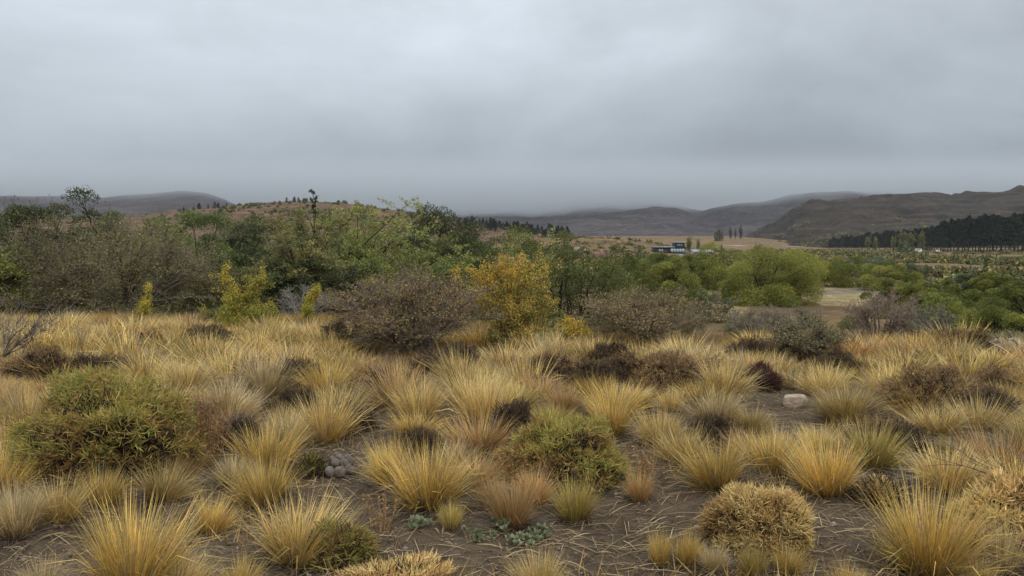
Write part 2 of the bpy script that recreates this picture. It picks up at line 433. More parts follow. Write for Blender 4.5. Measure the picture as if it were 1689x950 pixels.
def blade_mesh(name, seed, n, pal, r0=0.16, spread=0.75, width=0.0075, straight=0.5, hmin=0.5, dead=False):
    rng = np.random.default_rng(seed)
    nlk = 34; lk = rng.integers(0, nlk, n); free = rng.random(n) < 0.48
    rad = r0 * np.sqrt(rng.random(n)); ph = rng.random(n) * 2 * np.pi
    lrad = r0 * np.sqrt(rng.random(nlk)); lph = np.concatenate([rng.random(nlk // 2) * 2 * np.pi, rng.normal(0, 0.7, nlk - nlk // 2) + rng.random() * 6.28 + np.pi * rng.integers(0, 2, nlk - nlk // 2) * 0.8]); llen = rng.uniform(0.62, 1.18, nlk); lcol = rng.uniform(0.68, 1.25, nlk); laz = rng.normal(0, 0.45, nlk)
    rad = np.where(free, rad, np.clip(lrad[lk] + rng.normal(0, 0.12 * r0, n), 0.0, r0)); ph = np.where(free, ph, lph[lk] + rng.normal(0, 0.16, n))
    root = np.stack([rad * np.cos(ph), rad * np.sin(ph), np.full(n, -0.03)], 1)
    azm = ph + np.where(free, rng.normal(0, 0.6, n), laz[lk] + rng.normal(0, 0.14, n))
    th = np.clip((rad / r0) ** 0.8 * spread * rng.uniform(0.35, 1.08, n) + np.abs(rng.normal(0, 0.07, n)), 0, 1.35)
    Ln = rng.uniform(hmin, 1.08, n) * (1 - 0.12 * th) * np.where(free, 1, llen[lk])
    if dead:
        th = np.clip(th * 1.15 + rng.uniform(0.15, 0.75, n), 0, 1.5); Ln = rng.uniform(0.25, 0.75, n)
    bend = rng.uniform(0.0, 0.75, n) * (1 - straight * 0.6) * (0.35 + th)
    brk = rng.random(n) < 0.10; bend = np.where(brk, bend + rng.uniform(0.6, 1.8, n), bend); azm = azm + np.where(brk, rng.normal(0, 0.8, n), 0)   # bent and broken stems
    ts = np.array([0, 0.3, 0.62, 1.0]); P = [root]
    # clumps of blades share a slight twist so that the tuft parts into locks
    lock = 0.12 * np.sin(ph * 5 + seed) + 0.08 * np.sin(ph * 11 + 2 * seed)
    for k in range(1, 4):
        tm = (ts[k] + ts[k - 1]) / 2
        ang = th + bend * tm ** 1.4 + lock * tm
        dl = (ts[k] - ts[k - 1]) * Ln
        P.append(P[-1] + np.stack([np.sin(ang) * np.cos(azm) * dl, np.sin(ang) * np.sin(azm) * dl, np.cos(ang) * dl], 1))
    P = np.stack(P, 1)
    if dead: P[..., 2] = np.maximum(P[..., 2], 0.012)
    S = np.stack([-np.sin(azm), np.cos(azm), np.zeros(n)], 1) + rng.normal(0, 0.6, (n, 3)); S /= np.linalg.norm(S, axis=1, keepdims=True)
    wv = width * rng.uniform(0.6, 1.25, n)
    prof = np.array([1.0, 0.9, 0.62])
    V = np.empty((n, 7, 3))
    for k in range(3):
        V[:, 2 * k] = P[:, k] - S * (wv * prof[k] * 0.5)[:, None]
        V[:, 2 * k + 1] = P[:, k] + S * (wv * prof[k] * 0.5)[:, None]
    V[:, 6] = P[:, 3]
    c0, c1 = np.array(PAL[pal][0]), np.array(PAL[pal][1])
    j = (rng.uniform(0.6, 1.3, n) * np.where(free, 1, lcol[lk]))[:, None]; mixg = rng.random((n, 1))
    g = np.array((0.46, 0.41, 0.33))
    base = c0 * j; tip = (c1 * (1 - 0.35 * mixg) + g * 0.35 * mixg) * j
    gr = rng.random(n) < 0.10
    base[gr] = np.array((0.22, 0.24, 0.05)) * j[gr]; tip[gr] = np.array((0.34, 0.33, 0.11)) * j[gr]
    old = rng.random(n) < 0.16
    base[old] = np.array((0.19, 0.135, 0.09)) * j[old]; tip[old] = np.array((0.31, 0.255, 0.19)) * j[old]
    if dead:
        base = np.array((0.10, 0.072, 0.05)) * j; tip = np.array((0.19, 0.145, 0.10)) * j
    C = np.empty((n, 7, 3))
    sheath_shade = base * np.array((0.30, 0.30, 0.40))         # dead brown leaf sheaths, darkened to paint in contact shade at each blade's foot
    for k, f in enumerate((0, 0, .3, .3, .62, .62, 1.0)):
        C[:, k] = sheath_shade if f == 0 else base * (1 - f) + tip * f
    i0 = np.arange(n)[:, None] * 7
    q = np.concatenate([i0 + np.array([[0, 1, 3, 2]]), i0 + np.array([[2, 3, 5, 4]])]); tr = i0 + np.array([[4, 5, 6]])
    return mesh(name, V.reshape(-1, 3), [tr, q], M_GRASS, C.reshape(-1, 3))

def sphere_dirs(rng, n):
    d = rng.normal(size=(n, 3)); return d / np.linalg.norm(d, axis=1, keepdims=True)

def lump(d, seed, amt=0.33, f=2.3):
    return 1 + amt * (fbm(d[:, 0] * f + seed, d[:, 1] * f + d[:, 2] * f * 1.3 + seed * 0.37, seed, 3) * 1.6)

def cushion(name, label, cat, px, py, wpx, hpx, seed, greens, bare=0.25, spike=0.05, nstars=3200, dark=(0.036, 0.025, 0.019), dfrac=0.8, group=None):
    """low dome of forked spiny sprigs over a dark twig body"""
    rng = np.random.default_rng(seed)
    g = at_ground(px, py); s = g[1] / F
    rx = wpx * s / 2; ry = rx * dfrac; h = max(hpx * s * 0.5, hpx * s * 1.0 - 0.75 * ry * (py - HOR) / F)
    root = thing(name, label, cat, (g[0], g[1] + ry * 0.55, float(gz(g[0], g[1] + ry * 0.55)) - 0.02), group=group)
    R3 = np.array([rx, ry, h])
    # twigs
    nb = 900
    d = sphere_dirs(rng, nb); d[:, 2] = np.abs(d[:, 2]) * 0.9 + 0.03
    e = d * lump(d, seed)[:, None] * R3 * rng.uniform(0.72, 0.97, (nb, 1))
    b0 = e * np.array([0.35, 0.35, 0.0]) * rng.uniform(0.1, 1, (nb, 1))
    mid = b0 * 0.45 + e * 0.55 + rng.normal(0, 0.04 * h, (nb, 3)); mid[:, 2] *= 0.85
    P = np.stack([b0, mid, e], 1)
    mb = MB(); mb.tubes(P, np.array([[0.006, 0.0045, 0.002]]) * rng.uniform(0.7, 1.3, (nb, 1)), 3, np.array(dark) * rng.uniform(0.7, 2.0, (nb, 1)))
    n2 = 3000
    d2 = sphere_dirs(rng, n2); d2[:, 2] = np.abs(d2[:, 2])
    p2 = d2 * lump(d2, seed)[:, None] * R3 * rng.uniform(0.62, 0.95, (n2, 1))
    q2 = p2 + sphere_dirs(rng, n2) * rng.uniform(0.03, 0.08, (n2, 1)) + d2 * 0.03
    q2[:, 2] = np.maximum(q2[:, 2], 0.01)
    mb.tubes(np.stack([p2, q2], 1), np.array([[0.0032, 0.0014]]).repeat(n2, 0), 3, np.array(dark) * rng.uniform(0.7, 2.2, (n2, 1)))
    # leaf litter core that blocks the light
    dd = sphere_dirs(rng, 1500); dd[:, 2] = np.abs(dd[:, 2])
    pc = dd * lump(dd, seed)[:, None] * R3 * rng.uniform(0.45, 0.8, (1500, 1))
    mb.leaves(pc, sphere_dirs(rng, 1500), rng.uniform(0.03, 0.07, 1500), 0.8, np.array(dark) * rng.uniform(0.7, 1.6, (1500, 1)), rng)
    ob('twigs', mb.build('twigs', M_BARK), root)
    # sprigs
    d = sphere_dirs(rng, nstars); d[:, 2] = np.abs(d[:, 2]) * 1.05 - 0.03
    pt = fbm(d[:, 0] * 2.6 + seed, d[:, 2] * 2.6 + d[:, 1] * 2.1, seed + 7, 3)
    keep = (pt > -0.75 + bare * 1.2 - rng.random(nstars) * 0.35) & (d[:, 2] > 0.05 + 0.42 * rng.random(nstars) * (bare > 0.2))
    d = d[keep]; pt = pt[keep]; n = len(d)
    p = d * lump(d, seed)[:, None] * R3 * rng.uniform(0.9, 1.03, (n, 1)); p[:, 2] = np.maximum(p[:, 2], 0.01)
    greens = np.array(greens)
    pick = np.clip(((pt + 0.5) * 0.9 + rng.normal(0, 0.22, n)) * len(greens), 0, len(greens) - 1).astype(int)
    col = greens[pick] * rng.uniform(0.75, 1.25, (n, 1))
    fo = MB()
    for k in range(7):
        dirv = d * np.array([1, 1, 1]) * 0.8 + rng.normal(0, 0.75, (n, 3)); dirv[:, 2] += 0.15
        off = rng.normal(0, 0.008, (n, 3))
        fo.leaves(p + off, dirv, spike * rng.uniform(0.4, 1.15, n), 0.085, col * rng.uniform(0.85, 1.15, (n, 1)), rng, tri=False)
    ob('foliage', fo.build('foliage', M_LEAF), root)
    return root

def bez(a, b, c, m):
    t = np.linspace(0, 1, m)[None, :, None]
    return (1 - t) ** 2 * a[:, None] + 2 * t * (1 - t) * b[:, None] + t * t * c[:, None]

def plant_meshes(seed, w, d, h, base_h, nclump, nleaf, lsize, pal, barkcol, stems=4, clump_r=0.22, twigs=9, flat=0.75, twig_r=0.006, stem_r=0.05, laspect=0.5, upward=0.3, shell=0.55, lumpy=0.3, spire=0.0, jitter=0.22, leafin=0.25, billow=0.0):
    """woody plant: stems, a limb to each clump of the crown, twigs in each clump, leaves along the twigs"""
    rng = np.random.default_rng(seed)
    if h > 1.9: base_h = min(base_h, 0.0) - 0.25 * h; nleaf = int(nleaf * 1.9); lsize *= 1.10     # crown sweeps down to the ground
    R3 = np.array([w / 2, d / 2, (h - base_h) / 2]); ctr = np.array([0, 0, (h + base_h) / 2])
    dr = sphere_dirs(rng, nclump)
    if h > 1.9: dr = dr * (1 / (np.sum(np.abs(dr) ** 3.8, 1) ** (1 / 3.8)))[:, None] * 0.97
    rad = shell + (1 - shell) * rng.random(nclump) ** 0.6
    rad[rng.random(nclump) < 0.22] *= 0.6
    cr_ = clump_r * (w + h) / 2
    c = ctr + dr * lump(dr, seed, lumpy)[:, None] * R3 * rad[:, None] * (1 - clump_r * 0.55)
    if spire > 0:
        k = max(2, nclump // 25)
        c[:k] = np.stack([rng.normal(0, 0.04 * w, k) + spire * w, rng.normal(0, 0.05 * w, k), h * rng.uniform(0.92, 1.2, k)], 1)
    c[:, 2] = np.maximum(c[:, 2], 0.12 * h * rng.random(nclump) + 0.05)
    # stems
    sa = rng.random(stems) * 2 * np.pi if stems > 1 else np.array([0.0])
    tops = ctr + np.stack([np.cos(sa) * R3[0] * 0.55, np.sin(sa) * R3[1] * 0.55, rng.uniform(0.1, 0.6, stems) * R3[2]], 1) * (1.0 if stems > 1 else 0.3)
    b0 = np.stack([np.cos(sa) * 0.04 * w, np.sin(sa) * 0.04 * w, np.full(stems, -0.15)], 1)
    md = b0 * 0.5 + tops * 0.5; md[:, 2] += 0.05 * h; md[:, :2] *= 0.75
    SP = bez(b0, md, tops, 8) + np.cumsum(rng.normal(0, 0.012 * h, (stems, 8, 3)), 1) * np.linspace(0, 1, 8)[None, :, None]
    wood = MB()
    bc = np.array(barkcol)
    wood.tubes(SP, stem_r * np.linspace(1, 0.35, 8)[None, :].repeat(stems, 0), 6, bc * rng.uniform(0.8, 1.2, (stems, 1)))
    # limbs
    own = np.argmin(np.linalg.norm(c[:, None, :] - tops[None], axis=2) + rng.random((nclump, stems)) * w * 0.2, 1)
    k = np.clip((rng.uniform(0.25, 0.95, nclump) * 7), 1, 7).astype(int)
    a0 = SP[own, k]
    hi = a0[:, 2] > c[:, 2]; k[hi] = np.maximum(1, k[hi] // 2); a0 = SP[own, k]
    mid = a0 * 0.45 + c * 0.55; mid[:, 2] += upward * 0.15 * h * rng.uniform(-0.3, 1, nclump)
    LP = bez(a0, mid, c, 6) + np.cumsum(rng.normal(0, 0.008 * h, (nclump, 6, 3)), 1) * np.sin(np.linspace(0, np.pi, 6))[None, :, None]
    wood.tubes(LP, stem_r * 0.34 * np.linspace(1, 0.3, 6)[None, :].repeat(nclump, 0), 4, bc * rng.uniform(0.75, 1.3, (nclump, 1)))
    # twigs
    nt_ = nclump * twigs; ci = np.repeat(np.arange(nclump), twigs)
    start = LP[ci, rng.integers(3, 6, nt_)]
    out = c - ctr; out /= np.linalg.norm(out, axis=1, keepdims=True) + 1e-6
    td = sphere_dirs(rng, nt_) * np.array([1, 1, flat]) + out[ci] * 0.55 + np.array([0, 0, upward * 0.6])
    td /= np.linalg.norm(td, axis=1, keepdims=True)
    ln = cr_ * rng.uniform(0.45, 1.25, nt_)
    e = start + td * ln[:, None]
    e[:, 2] = np.maximum(e[:, 2], 0.03)
    mid = (start + e) / 2 + rng.normal(0, 0.08, (nt_, 3)) * ln[:, None]
    TP = bez(start, mid, e, 4)
    wood.tubes(TP, twig_r * np.linspace(1, 0.35, 4)[None, :].repeat(nt_, 0), 3, bc * rng.uniform(0.7, 1.5, (nt_, 1)))
    # leaves
    li = rng.integers(0, nt_, nleaf); t = np.clip(rng.random(nleaf) ** 0.8 * (1 - leafin) + leafin, 0, 1)
    p0 = start[li]; p1 = mid[li]; p2 = e[li]; t_ = t[:, None]
    P = (1 - t_) ** 2 * p0 + 2 * t_ * (1 - t_) * p1 + t_ ** 2 * p2 + rng.normal(0, jitter, (nleaf, 3)) * (cr_ * np.array([0.4, 0.4, 0.4 * flat]))
    if billow > 0:
        bl = rng.random(nleaf) < 0.85; lc = ci[li]
        bd = sphere_dirs(rng, nleaf) + out[lc] * 0.45 + np.array([0, 0, 0.6]); bd /= np.linalg.norm(bd, axis=1, keepdims=True)
        rb = billow * cr_ * (0.75 + 0.5 * (lc * 0.618 % 1)) * lump(bd, seed + 5, 0.25) * (1 - 0.35 * rng.random(nleaf) ** 2)
        P = np.where(bl[:, None], c[lc] + bd * rb[:, None] * np.array([1, 1, 0.8]), P)
    P[:, 2] = np.maximum(P[:, 2], 0.02)
    D = td[li] * 0.6 + sphere_dirs(rng, nleaf)
    pal = np.array(pal)
    cc = rng.random(nclump); ctone = rng.uniform(0.8, 1.2, nclump)
    f = np.clip(cc[ci[li]] * 0.75 + rng.random(nleaf) * 0.25, 0, 0.999) * (len(pal) - 1)
    i0 = f.astype(int); fr = (f - i0)[:, None]
    col = (pal[i0] * (1 - fr) + pal[np.minimum(i0 + 1, len(pal) - 1)] * fr) * ctone[ci[li]][:, None] * rng.uniform(0.75, 1.25, (nleaf, 1))
    fol = MB(); fol.leaves(P, D, lsize * rng.uniform(0.6, 1.35, nleaf), laspect, col, rng)
    # fit the crown to the wanted height and width
    k3 = np.array([w / max(0.1, np.percentile(P[:, 0], 99.3) - np.percentile(P[:, 0], 0.7)), 1.0, h * 1.0 / np.percentile(P[:, 2], 99.2 if h > 1.9 else 99.3)]); k3[1] = k3[0]
    for m_ in (wood, fol): m_.V = [v * k3 for v in m_.V]
    return wood.build('wood', M_BARK), fol.build('leaves', M_LEAF)

def woody(name, label, cat, x0, x1, top, depth, seed, wood_name='trunk', leaf_name='crown', base_frac=0.08, dfrac=0.85, ground_py=None, group=None, **kw):
    """a shrub or tree whose outline spans pixels x0..x1 and reaches row top, standing on the ground at that depth"""
    px = (x0 + x1) / 2
    p = at_depth(px, top, depth); z0 = float(gz(p[0], depth)); h = p[2] - z0
    w_ = (x1 - x0) * depth / F
    root = thing(name, label, cat, (p[0], depth, z0 - 0.03), group=group)
    a, b = plant_meshes(seed, w_, w_ * dfrac, h, h * base_frac, **kw)
    ob(wood_name, a, root); ob(leaf_name, b, root)
    return root

# ------------------------------------------------------------------ left thicket and the trees past the plateau edge
BR = (0.062, 0.048, 0.040); GREYB = (0.15, 0.13, 0.115); DKB = (0.035, 0.028, 0.024)
OLV = [(0.055, 0.062, 0.024), (0.085, 0.085, 0.030), (0.125, 0.105, 0.038)]
BRN = [(0.066, 0.056, 0.026), (0.096, 0.084, 0.030), (0.13, 0.118, 0.036)]
GRN = [(0.038, 0.052, 0.017), (0.060, 0.078, 0.022), (0.090, 0.105, 0.030)]
DRK = [(0.028, 0.034, 0.015), (0.042, 0.049, 0.020), (0.064, 0.068, 0.027)]
YGR = [(0.060, 0.072, 0.022), (0.105, 0.115, 0.030), (0.165, 0.160, 0.040)]
GRY = [(0.055, 0.060, 0.036), (0.085, 0.085, 0.050), (0.120, 0.105, 0.060)]

for _p in (OLV, BRN, GRN, DRK, YGR, GRY): _p[:] = [tuple(v * 2.0 for v in q) for q in _p]
tree = lambda lab, *a, **k: woody('tree', lab, 'tree', *a, **k)
shrub = lambda lab, *a, **k: woody('shrub', lab, 'shrub', *a, wood_name='branches', leaf_name='foliage', **k)

tree('wide brownish half-bare thicket tree with grey twigs at left, behind the golden grass', 22, 368, 366, 20.5, 101, nclump=150, nleaf=24000, lsize=0.040, pal=BRN, barkcol=(0.125, 0.104, 0.080), stems=9, clump_r=0.15, twigs=26, twig_r=0.0075, stem_r=0.055, shell=0.35, base_frac=0.0, lumpy=0.14)
tree('tall dark olive tree with ragged top at far left behind the brown thicket', 15, 220, 322, 31, 102, nclump=70, nleaf=22000, lsize=0.078, pal=DRK, barkcol=DKB, stems=4, clump_r=0.16, twigs=9, twig_r=0.012, stem_r=0.11, upward=0.8, lumpy=0.22, billow=0.7, base_frac=0.12)
tree('yellow green leafy tree cut by the left edge of the picture', -70, 42, 376, 19.5, 103, nclump=70, nleaf=12000, lsize=0.065, pal=YGR, barkcol=BR, stems=4, clump_r=0.18, twigs=10, base_frac=0.0)
tree('fresh green rounded tree below the brown hill, left of the darker one', 262, 392, 352, 33, 104, billow=0.8, nclump=60, nleaf=19000, lsize=0.08, pal=GRN, barkcol=DKB, stems=3, clump_r=0.19, twigs=8, stem_r=0.10)
tree('dark green rounded tree below the brown hill, beside the fresh green one', 366, 462, 362, 34, 105, billow=0.8, nclump=55, nleaf=17000, lsize=0.08, pal=DRK, barkcol=DKB, stems=3, clump_r=0.19, twigs=8, stem_r=0.10)
tree('olive gold small tree behind the yellow rose canes at left', 318, 452, 424, 22, 106, nclump=60, nleaf=16000, lsize=0.048, pal=OLV, barkcol=BR, stems=5, clump_r=0.17, twigs=12, base_frac=0.0)
tree('olive tree at the foot of the thin dark spire', 428, 570, 352, 23, 107, nclump=85, nleaf=24000, lsize=0.048, pal=OLV, barkcol=BR, stems=4, clump_r=0.15, twigs=12, base_frac=0.0, upward=0.6)
tree('broad yellow green layered tree in the middle of the left thicket', 455, 745, 345, 27, 108, nclump=120, nleaf=36000, lsize=0.058, pal=YGR, barkcol=DKB, stems=5, clump_r=0.12, twigs=10, flat=0.4, stem_r=0.09, lumpy=0.14, base_frac=0.1)
tree('dark dense evergreen tree at the right end of the left thicket', 655, 790, 347, 36, 109, billow=0.8, nclump=70, nleaf=24000, lsize=0.08, pal=[(0.052, 0.056, 0.027), (0.074, 0.076, 0.034), (0.11, 0.10, 0.045)], barkcol=DKB, stems=3, clump_r=0.17, twigs=8, stem_r=0.12)
tree('smaller yellow green tree behind the big brown shrub', 600, 775, 398, 24.5, 110, nclump=80, nleaf=22000, lsize=0.052, pal=YGR, barkcol=BR, stems=4, clump_r=0.15, twigs=10, flat=0.5, base_frac=0.05)
tree('large dark green bushy tree right of the yellow autumn shrub', 782, 1052, 386, 37, 111, billow=0.8, nclump=120, nleaf=38000, lsize=0.078, pal=[(0.078, 0.092, 0.027), (0.115, 0.128, 0.034), (0.17, 0.175, 0.046)], barkcol=DKB, stems=5, clump_r=0.14, twigs=9, stem_r=0.10, base_frac=0.0, lumpy=0.2)
tree('loose yellow green tree top behind the large dark green tree', 775, 965, 388, 48, 112, nclump=80, nleaf=14000, lsize=0.12, pal=YGR, barkcol=BR, stems=4, clump_r=0.15, twigs=9, stem_r=0.10, lumpy=0.2)
tree('small fresh green tree at the right foot of the large dark tree', 975, 1052, 446, 44, 113, billow=0.8, nclump=40, nleaf=8000, lsize=0.10, pal=GRN, barkcol=BR, stems=3, clump_r=0.2, twigs=8, base_frac=0.0)
tree('dark olive tree filling the gap between the brown thicket and the layered tree', 395, 500, 400, 27, 114, nclump=55, nleaf=10000, lsize=0.075, pal=DRK, barkcol=DKB, stems=4, clump_r=0.18, twigs=9, base_frac=0.0)
tree('dark shady bush beneath the broad layered tree', 520, 640, 440, 22.5, 115, nclump=55, nleaf=9000, lsize=0.06, pal=DRK, barkcol=DKB, stems=5, clump_r=0.17, twigs=12, base_frac=0.0)
tree('dim green tree behind the tall dark olive tree at far left', -60, 70, 352, 38, 116, nclump=50, nleaf=10000, lsize=0.12, pal=DRK, barkcol=DKB, stems=3, clump_r=0.2, twigs=8)
tree('olive tree peeking over the brown thicket, between tall dark and fresh green trees', 180, 300, 372, 28, 117, nclump=55, nleaf=10000, lsize=0.085, pal=OLV, barkcol=BR, stems=4, clump_r=0.18, twigs=9)
for k, (a, b_, c_, pal_, lab) in enumerate([(-40, 130, 352, DRK, 'dense dark tree filling the background at the far left edge'), (110, 250, 356, DRK, 'dense dim tree behind the brown thicket, below the left mountain'), (215, 345, 366, GRN, 'dense green tree behind the brown thicket, nearer the hill'), (330, 470, 360, OLV, 'dense olive tree in the back row below the hill crest'),
        (455, 600, 356, DRK, 'dense dark tree in the back row behind the olive tree'), (560, 700, 351, OLV, 'dense olive tree in the back row behind the layered tree'), (650, 800, 358, DRK, 'dense dark tree in the back row beside the evergreen'), (745, 830, 392, GRN, 'low green tree between the evergreen and the large dark green tree')]):
    tree(lab, a, b_, c_, 40 + 2.0 * (k % 3), 150 + k, billow=0.8, nclump=70, nleaf=17000, lsize=0.10, pal=pal_, barkcol=DKB, stems=4, clump_r=0.15, twigs=7, stem_r=0.12, shell=0.45, lumpy=0.16)
for k, (a, b_, c_, pal_, lab) in enumerate([(-60, 60, 440, OLV, 'low olive bush at the left edge in front of the thicket'), (330, 440, 450, OLV, 'low olive gold bush between brown thicket and yellow canes'), (430, 540, 430, DRK, 'low dim bush behind the bare silver shrub'), (540, 660, 420, YGR, 'yellow green bush left of the big brown shrub'), (700, 800, 430, GRN, 'green bush between the big brown shrub and the evergreen')]):
    tree(lab, a, b_, c_, 22.5 + 1.0 * (k % 2), 170 + k, billow=0.8, nclump=60, nleaf=12000, lsize=0.06, pal=pal_, barkcol=DKB, stems=5, clump_r=0.16, twigs=9, shell=0.4, lumpy=0.2)
tree('thin dark spire of a sparse tree rising above the skyline', 505, 548, 316, 24.5, 190, nclump=36, nleaf=2600, lsize=0.06, pal=DRK, barkcol=DKB, stems=2, clump_r=0.05, twigs=7, twig_r=0.008, stem_r=0.05, upward=1.4, shell=0.2, lumpy=0.4)
shrub('bare silver grey twiggy shrub between the two yellow canes', 452, 548, 468, 18.5, 118, nclump=40, nleaf=700, lsize=0.04, pal=GRY, barkcol=(0.21, 0.19, 0.17), stems=8, clump_r=0.2, twigs=14, twig_r=0.006, stem_r=0.03, upward=0.8, base_frac=0.0)

# valley willows
WIL = [(0.105, 0.125, 0.026), (0.175, 0.185, 0.036), (0.26, 0.25, 0.048)]
WID = [(0.098, 0.120, 0.028), (0.155, 0.172, 0.036), (0.225, 0.222, 0.046)]
WIG = [(0.075, 0.092, 0.050), (0.11, 0.13, 0.066), (0.15, 0.165, 0.080)]
def willow(lab, x0, x1, top, depth, seed, pal=WIL, nl=13000, ls=0.19, nc=70):
    return woody('willow_tree', lab, 'tree', x0, x1, top, depth, seed, group='willows on the valley floor', nclump=int(nc * 0.5), nleaf=int(nl * 2.0), lsize=ls * 0.8, billow=1.0, pal=pal, barkcol=DKB, stems=4, clump_r=0.18, twigs=7, twig_r=0.02, stem_r=0.16, flat=0.55, lumpy=0.38, base_frac=0.0, shell=0.7, laspect=0.42)
willow('largest domed yellow green willow, in the middle of the valley', 1168, 1352, 408, 92, 201, nl=30000, nc=130)
willow('broad willow left of the largest domed one', 1050, 1172, 420, 97, 202, WID, 18000, nc=90)
willow('willow half hidden behind the dark green tree, below the house', 1004, 1092, 421, 112, 203, WID)
willow('dark willow tucked between the two broad valley willows', 1130, 1200, 424, 120, 204, WID)
willow('willow just right of the largest domed one', 1335, 1432, 424, 128, 205)
willow('rounded willow above the sandy track', 1418, 1512, 434, 118, 206)
willow('small dark tree at the right of the rounded willow above the track', 1490, 1534, 436, 124, 207, WIG, 7000, nc=40)
willow('yellow green willow right of the sandy track', 1474, 1578, 453, 84, 208)
willow('grey green willow between two yellow green ones at right', 1562, 1634, 455, 90, 209, WIG)
willow('yellow green willow at the right edge, upper row', 1612, 1720, 450, 86, 210)
willow('low green willow mass behind the right plateau edge', 1515, 1640, 494, 50, 211, WID, 16000, 0.12)
willow('green willow cut by the right edge of the picture, lower row', 1596, 1730, 498, 45, 212, WID, 16000, 0.11)
willow('low willow in the second row at right, below the grey green one', 1560, 1660, 478, 66, 213, WIL, 13000, 0.15)
willow('low pale willow behind the bare brown shrub', 1500, 1575, 484, 60, 214, WID, 9000, 0.14)
willow('far small willow behind the largest domed one', 1290, 1390, 416, 150, 215, WIL, 8000, 0.24)
willow('low dark bush strip behind the willow above the track', 1380, 1470, 424, 170, 216, WIG, 8000, 0.24)
willow('light green willow behind the lower row at the right edge', 1655, 1750, 472, 64, 217, WIL, 12000, 0.15)
willow('willow at the left end of the valley belt, behind the small fresh green tree', 978, 1078, 426, 84, 219, WID, 14000, 0.17)
willow('willow in front of the broad one left of the largest', 1070, 1160, 432, 80, 220, WIL, 14000, 0.17)
willow('willow in the middle row behind the bare thorny shrub', 1432, 1520, 462, 74, 221, WIL, 12000, 0.16)
willow('willow right of the bare thorny shrub, front row', 1500, 1590, 500, 40, 222, WIL, 14000, 0.10)
shrub('small round grey green shrub alone in the clearing', 1146, 1216, 477, 70, 218, nclump=45, nleaf=8000, lsize=0.11, pal=WIG, barkcol=BR, stems=4, clump_r=0.17, twigs=8, twig_r=0.012, base_frac=0.15)

# ------------------------------------------------------------------ shrubs on the plateau
shrub('large brown wiry shrub with dark branches in the middle of the plateau', 545, 822, 438, 11.2, 301, nclump=130, nleaf=17000, lsize=0.026, pal=[(0.20, 0.145, 0.065), (0.28, 0.21, 0.075), (0.40, 0.26, 0.095)], barkcol=(0.15, 0.118, 0.10), stems=11, clump_r=0.13, twigs=30, twig_r=0.0032, stem_r=0.024, shell=0.45, base_frac=0.02, lumpy=0.42, upward=1.1, leafin=0.5, jitter=0.12)
shrub('olive tan twiggy shrub between the yellow shrub and the valley willows', 948, 1182, 474, 12.6, 302, nclump=110, nleaf=16000, lsize=0.026, pal=[(0.18, 0.15, 0.065), (0.28, 0.22, 0.09), (0.40, 0.29, 0.13)], barkcol=(0.16, 0.12, 0.09), stems=9, clump_r=0.14, twigs=24, twig_r=0.0034, stem_r=0.02, shell=0.5, base_frac=0.0, lumpy=0.35, upward=0.7, leafin=0.4)
shrub('dense grey green shrub on the right part of the plateau', 1262, 1402, 516, 10.6, 303, nclump=90, nleaf=13000, lsize=0.020, pal=[(0.18, 0.155, 0.07), (0.26, 0.22, 0.10), (0.36, 0.30, 0.16)], barkcol=(0.07, 0.056, 0.05), stems=9, clump_r=0.15, twigs=22, twig_r=0.0026, stem_r=0.014, shell=0.5, base_frac=0.0, upward=0.6)
shrub('bare brown thorny shrub standing behind golden grass at right', 1386, 1522, 476, 13.4, 304, nclump=80, nleaf=3800, lsize=0.024, pal=[(0.20, 0.13, 0.07), (0.26, 0.18, 0.10)], barkcol=(0.19, 0.145, 0.115), stems=9, clump_r=0.15, twigs=24, twig_r=0.0036, stem_r=0.018, base_frac=0.0, upward=0.8, lumpy=0.35)
shrub('low grey twiggy shrub left of the dense grey green one', 1196, 1312, 502, 14.5, 305, nclump=60, nleaf=6000, lsize=0.024, pal=[(0.18, 0.16, 0.09), (0.26, 0.22, 0.13)], barkcol=(0.17, 0.145, 0.125), stems=8, clump_r=0.16, twigs=20, twig_r=0.0034, stem_r=0.015, base_frac=0.0, upward=0.7)
shrub('small blue green shrub at the foot of the left yellow canes', 308, 388, 506, 14.2, 306, nclump=45, nleaf=7000, lsize=0.026, pal=[(0.075, 0.088, 0.045), (0.11, 0.12, 0.06)], barkcol=BR, stems=6, clump_r=0.18, twigs=14, twig_r=0.0034, stem_r=0.015, base_frac=0.0)
shrub('thin grey twiggy shrub right of the bare brown thorny one', 1508, 1572, 500, 12.8, 307, nclump=40, nleaf=2500, lsize=0.022, pal=GRY, barkcol=(0.15, 0.13, 0.115), stems=6, clump_r=0.18, twigs=18, twig_r=0.003, stem_r=0.013, base_frac=0.0, upward=0.7)
shrub('low olive shrub at the left foot of the large brown one', 520, 600, 522, 11.4, 308, nclump=50, nleaf=7000, lsize=0.022, pal=[(0.10, 0.08, 0.04), (0.15, 0.12, 0.05)], barkcol=(0.08, 0.06, 0.05), stems=6, clump_r=0.18, twigs=16, twig_r=0.003, stem_r=0.014, base_frac=0.0)

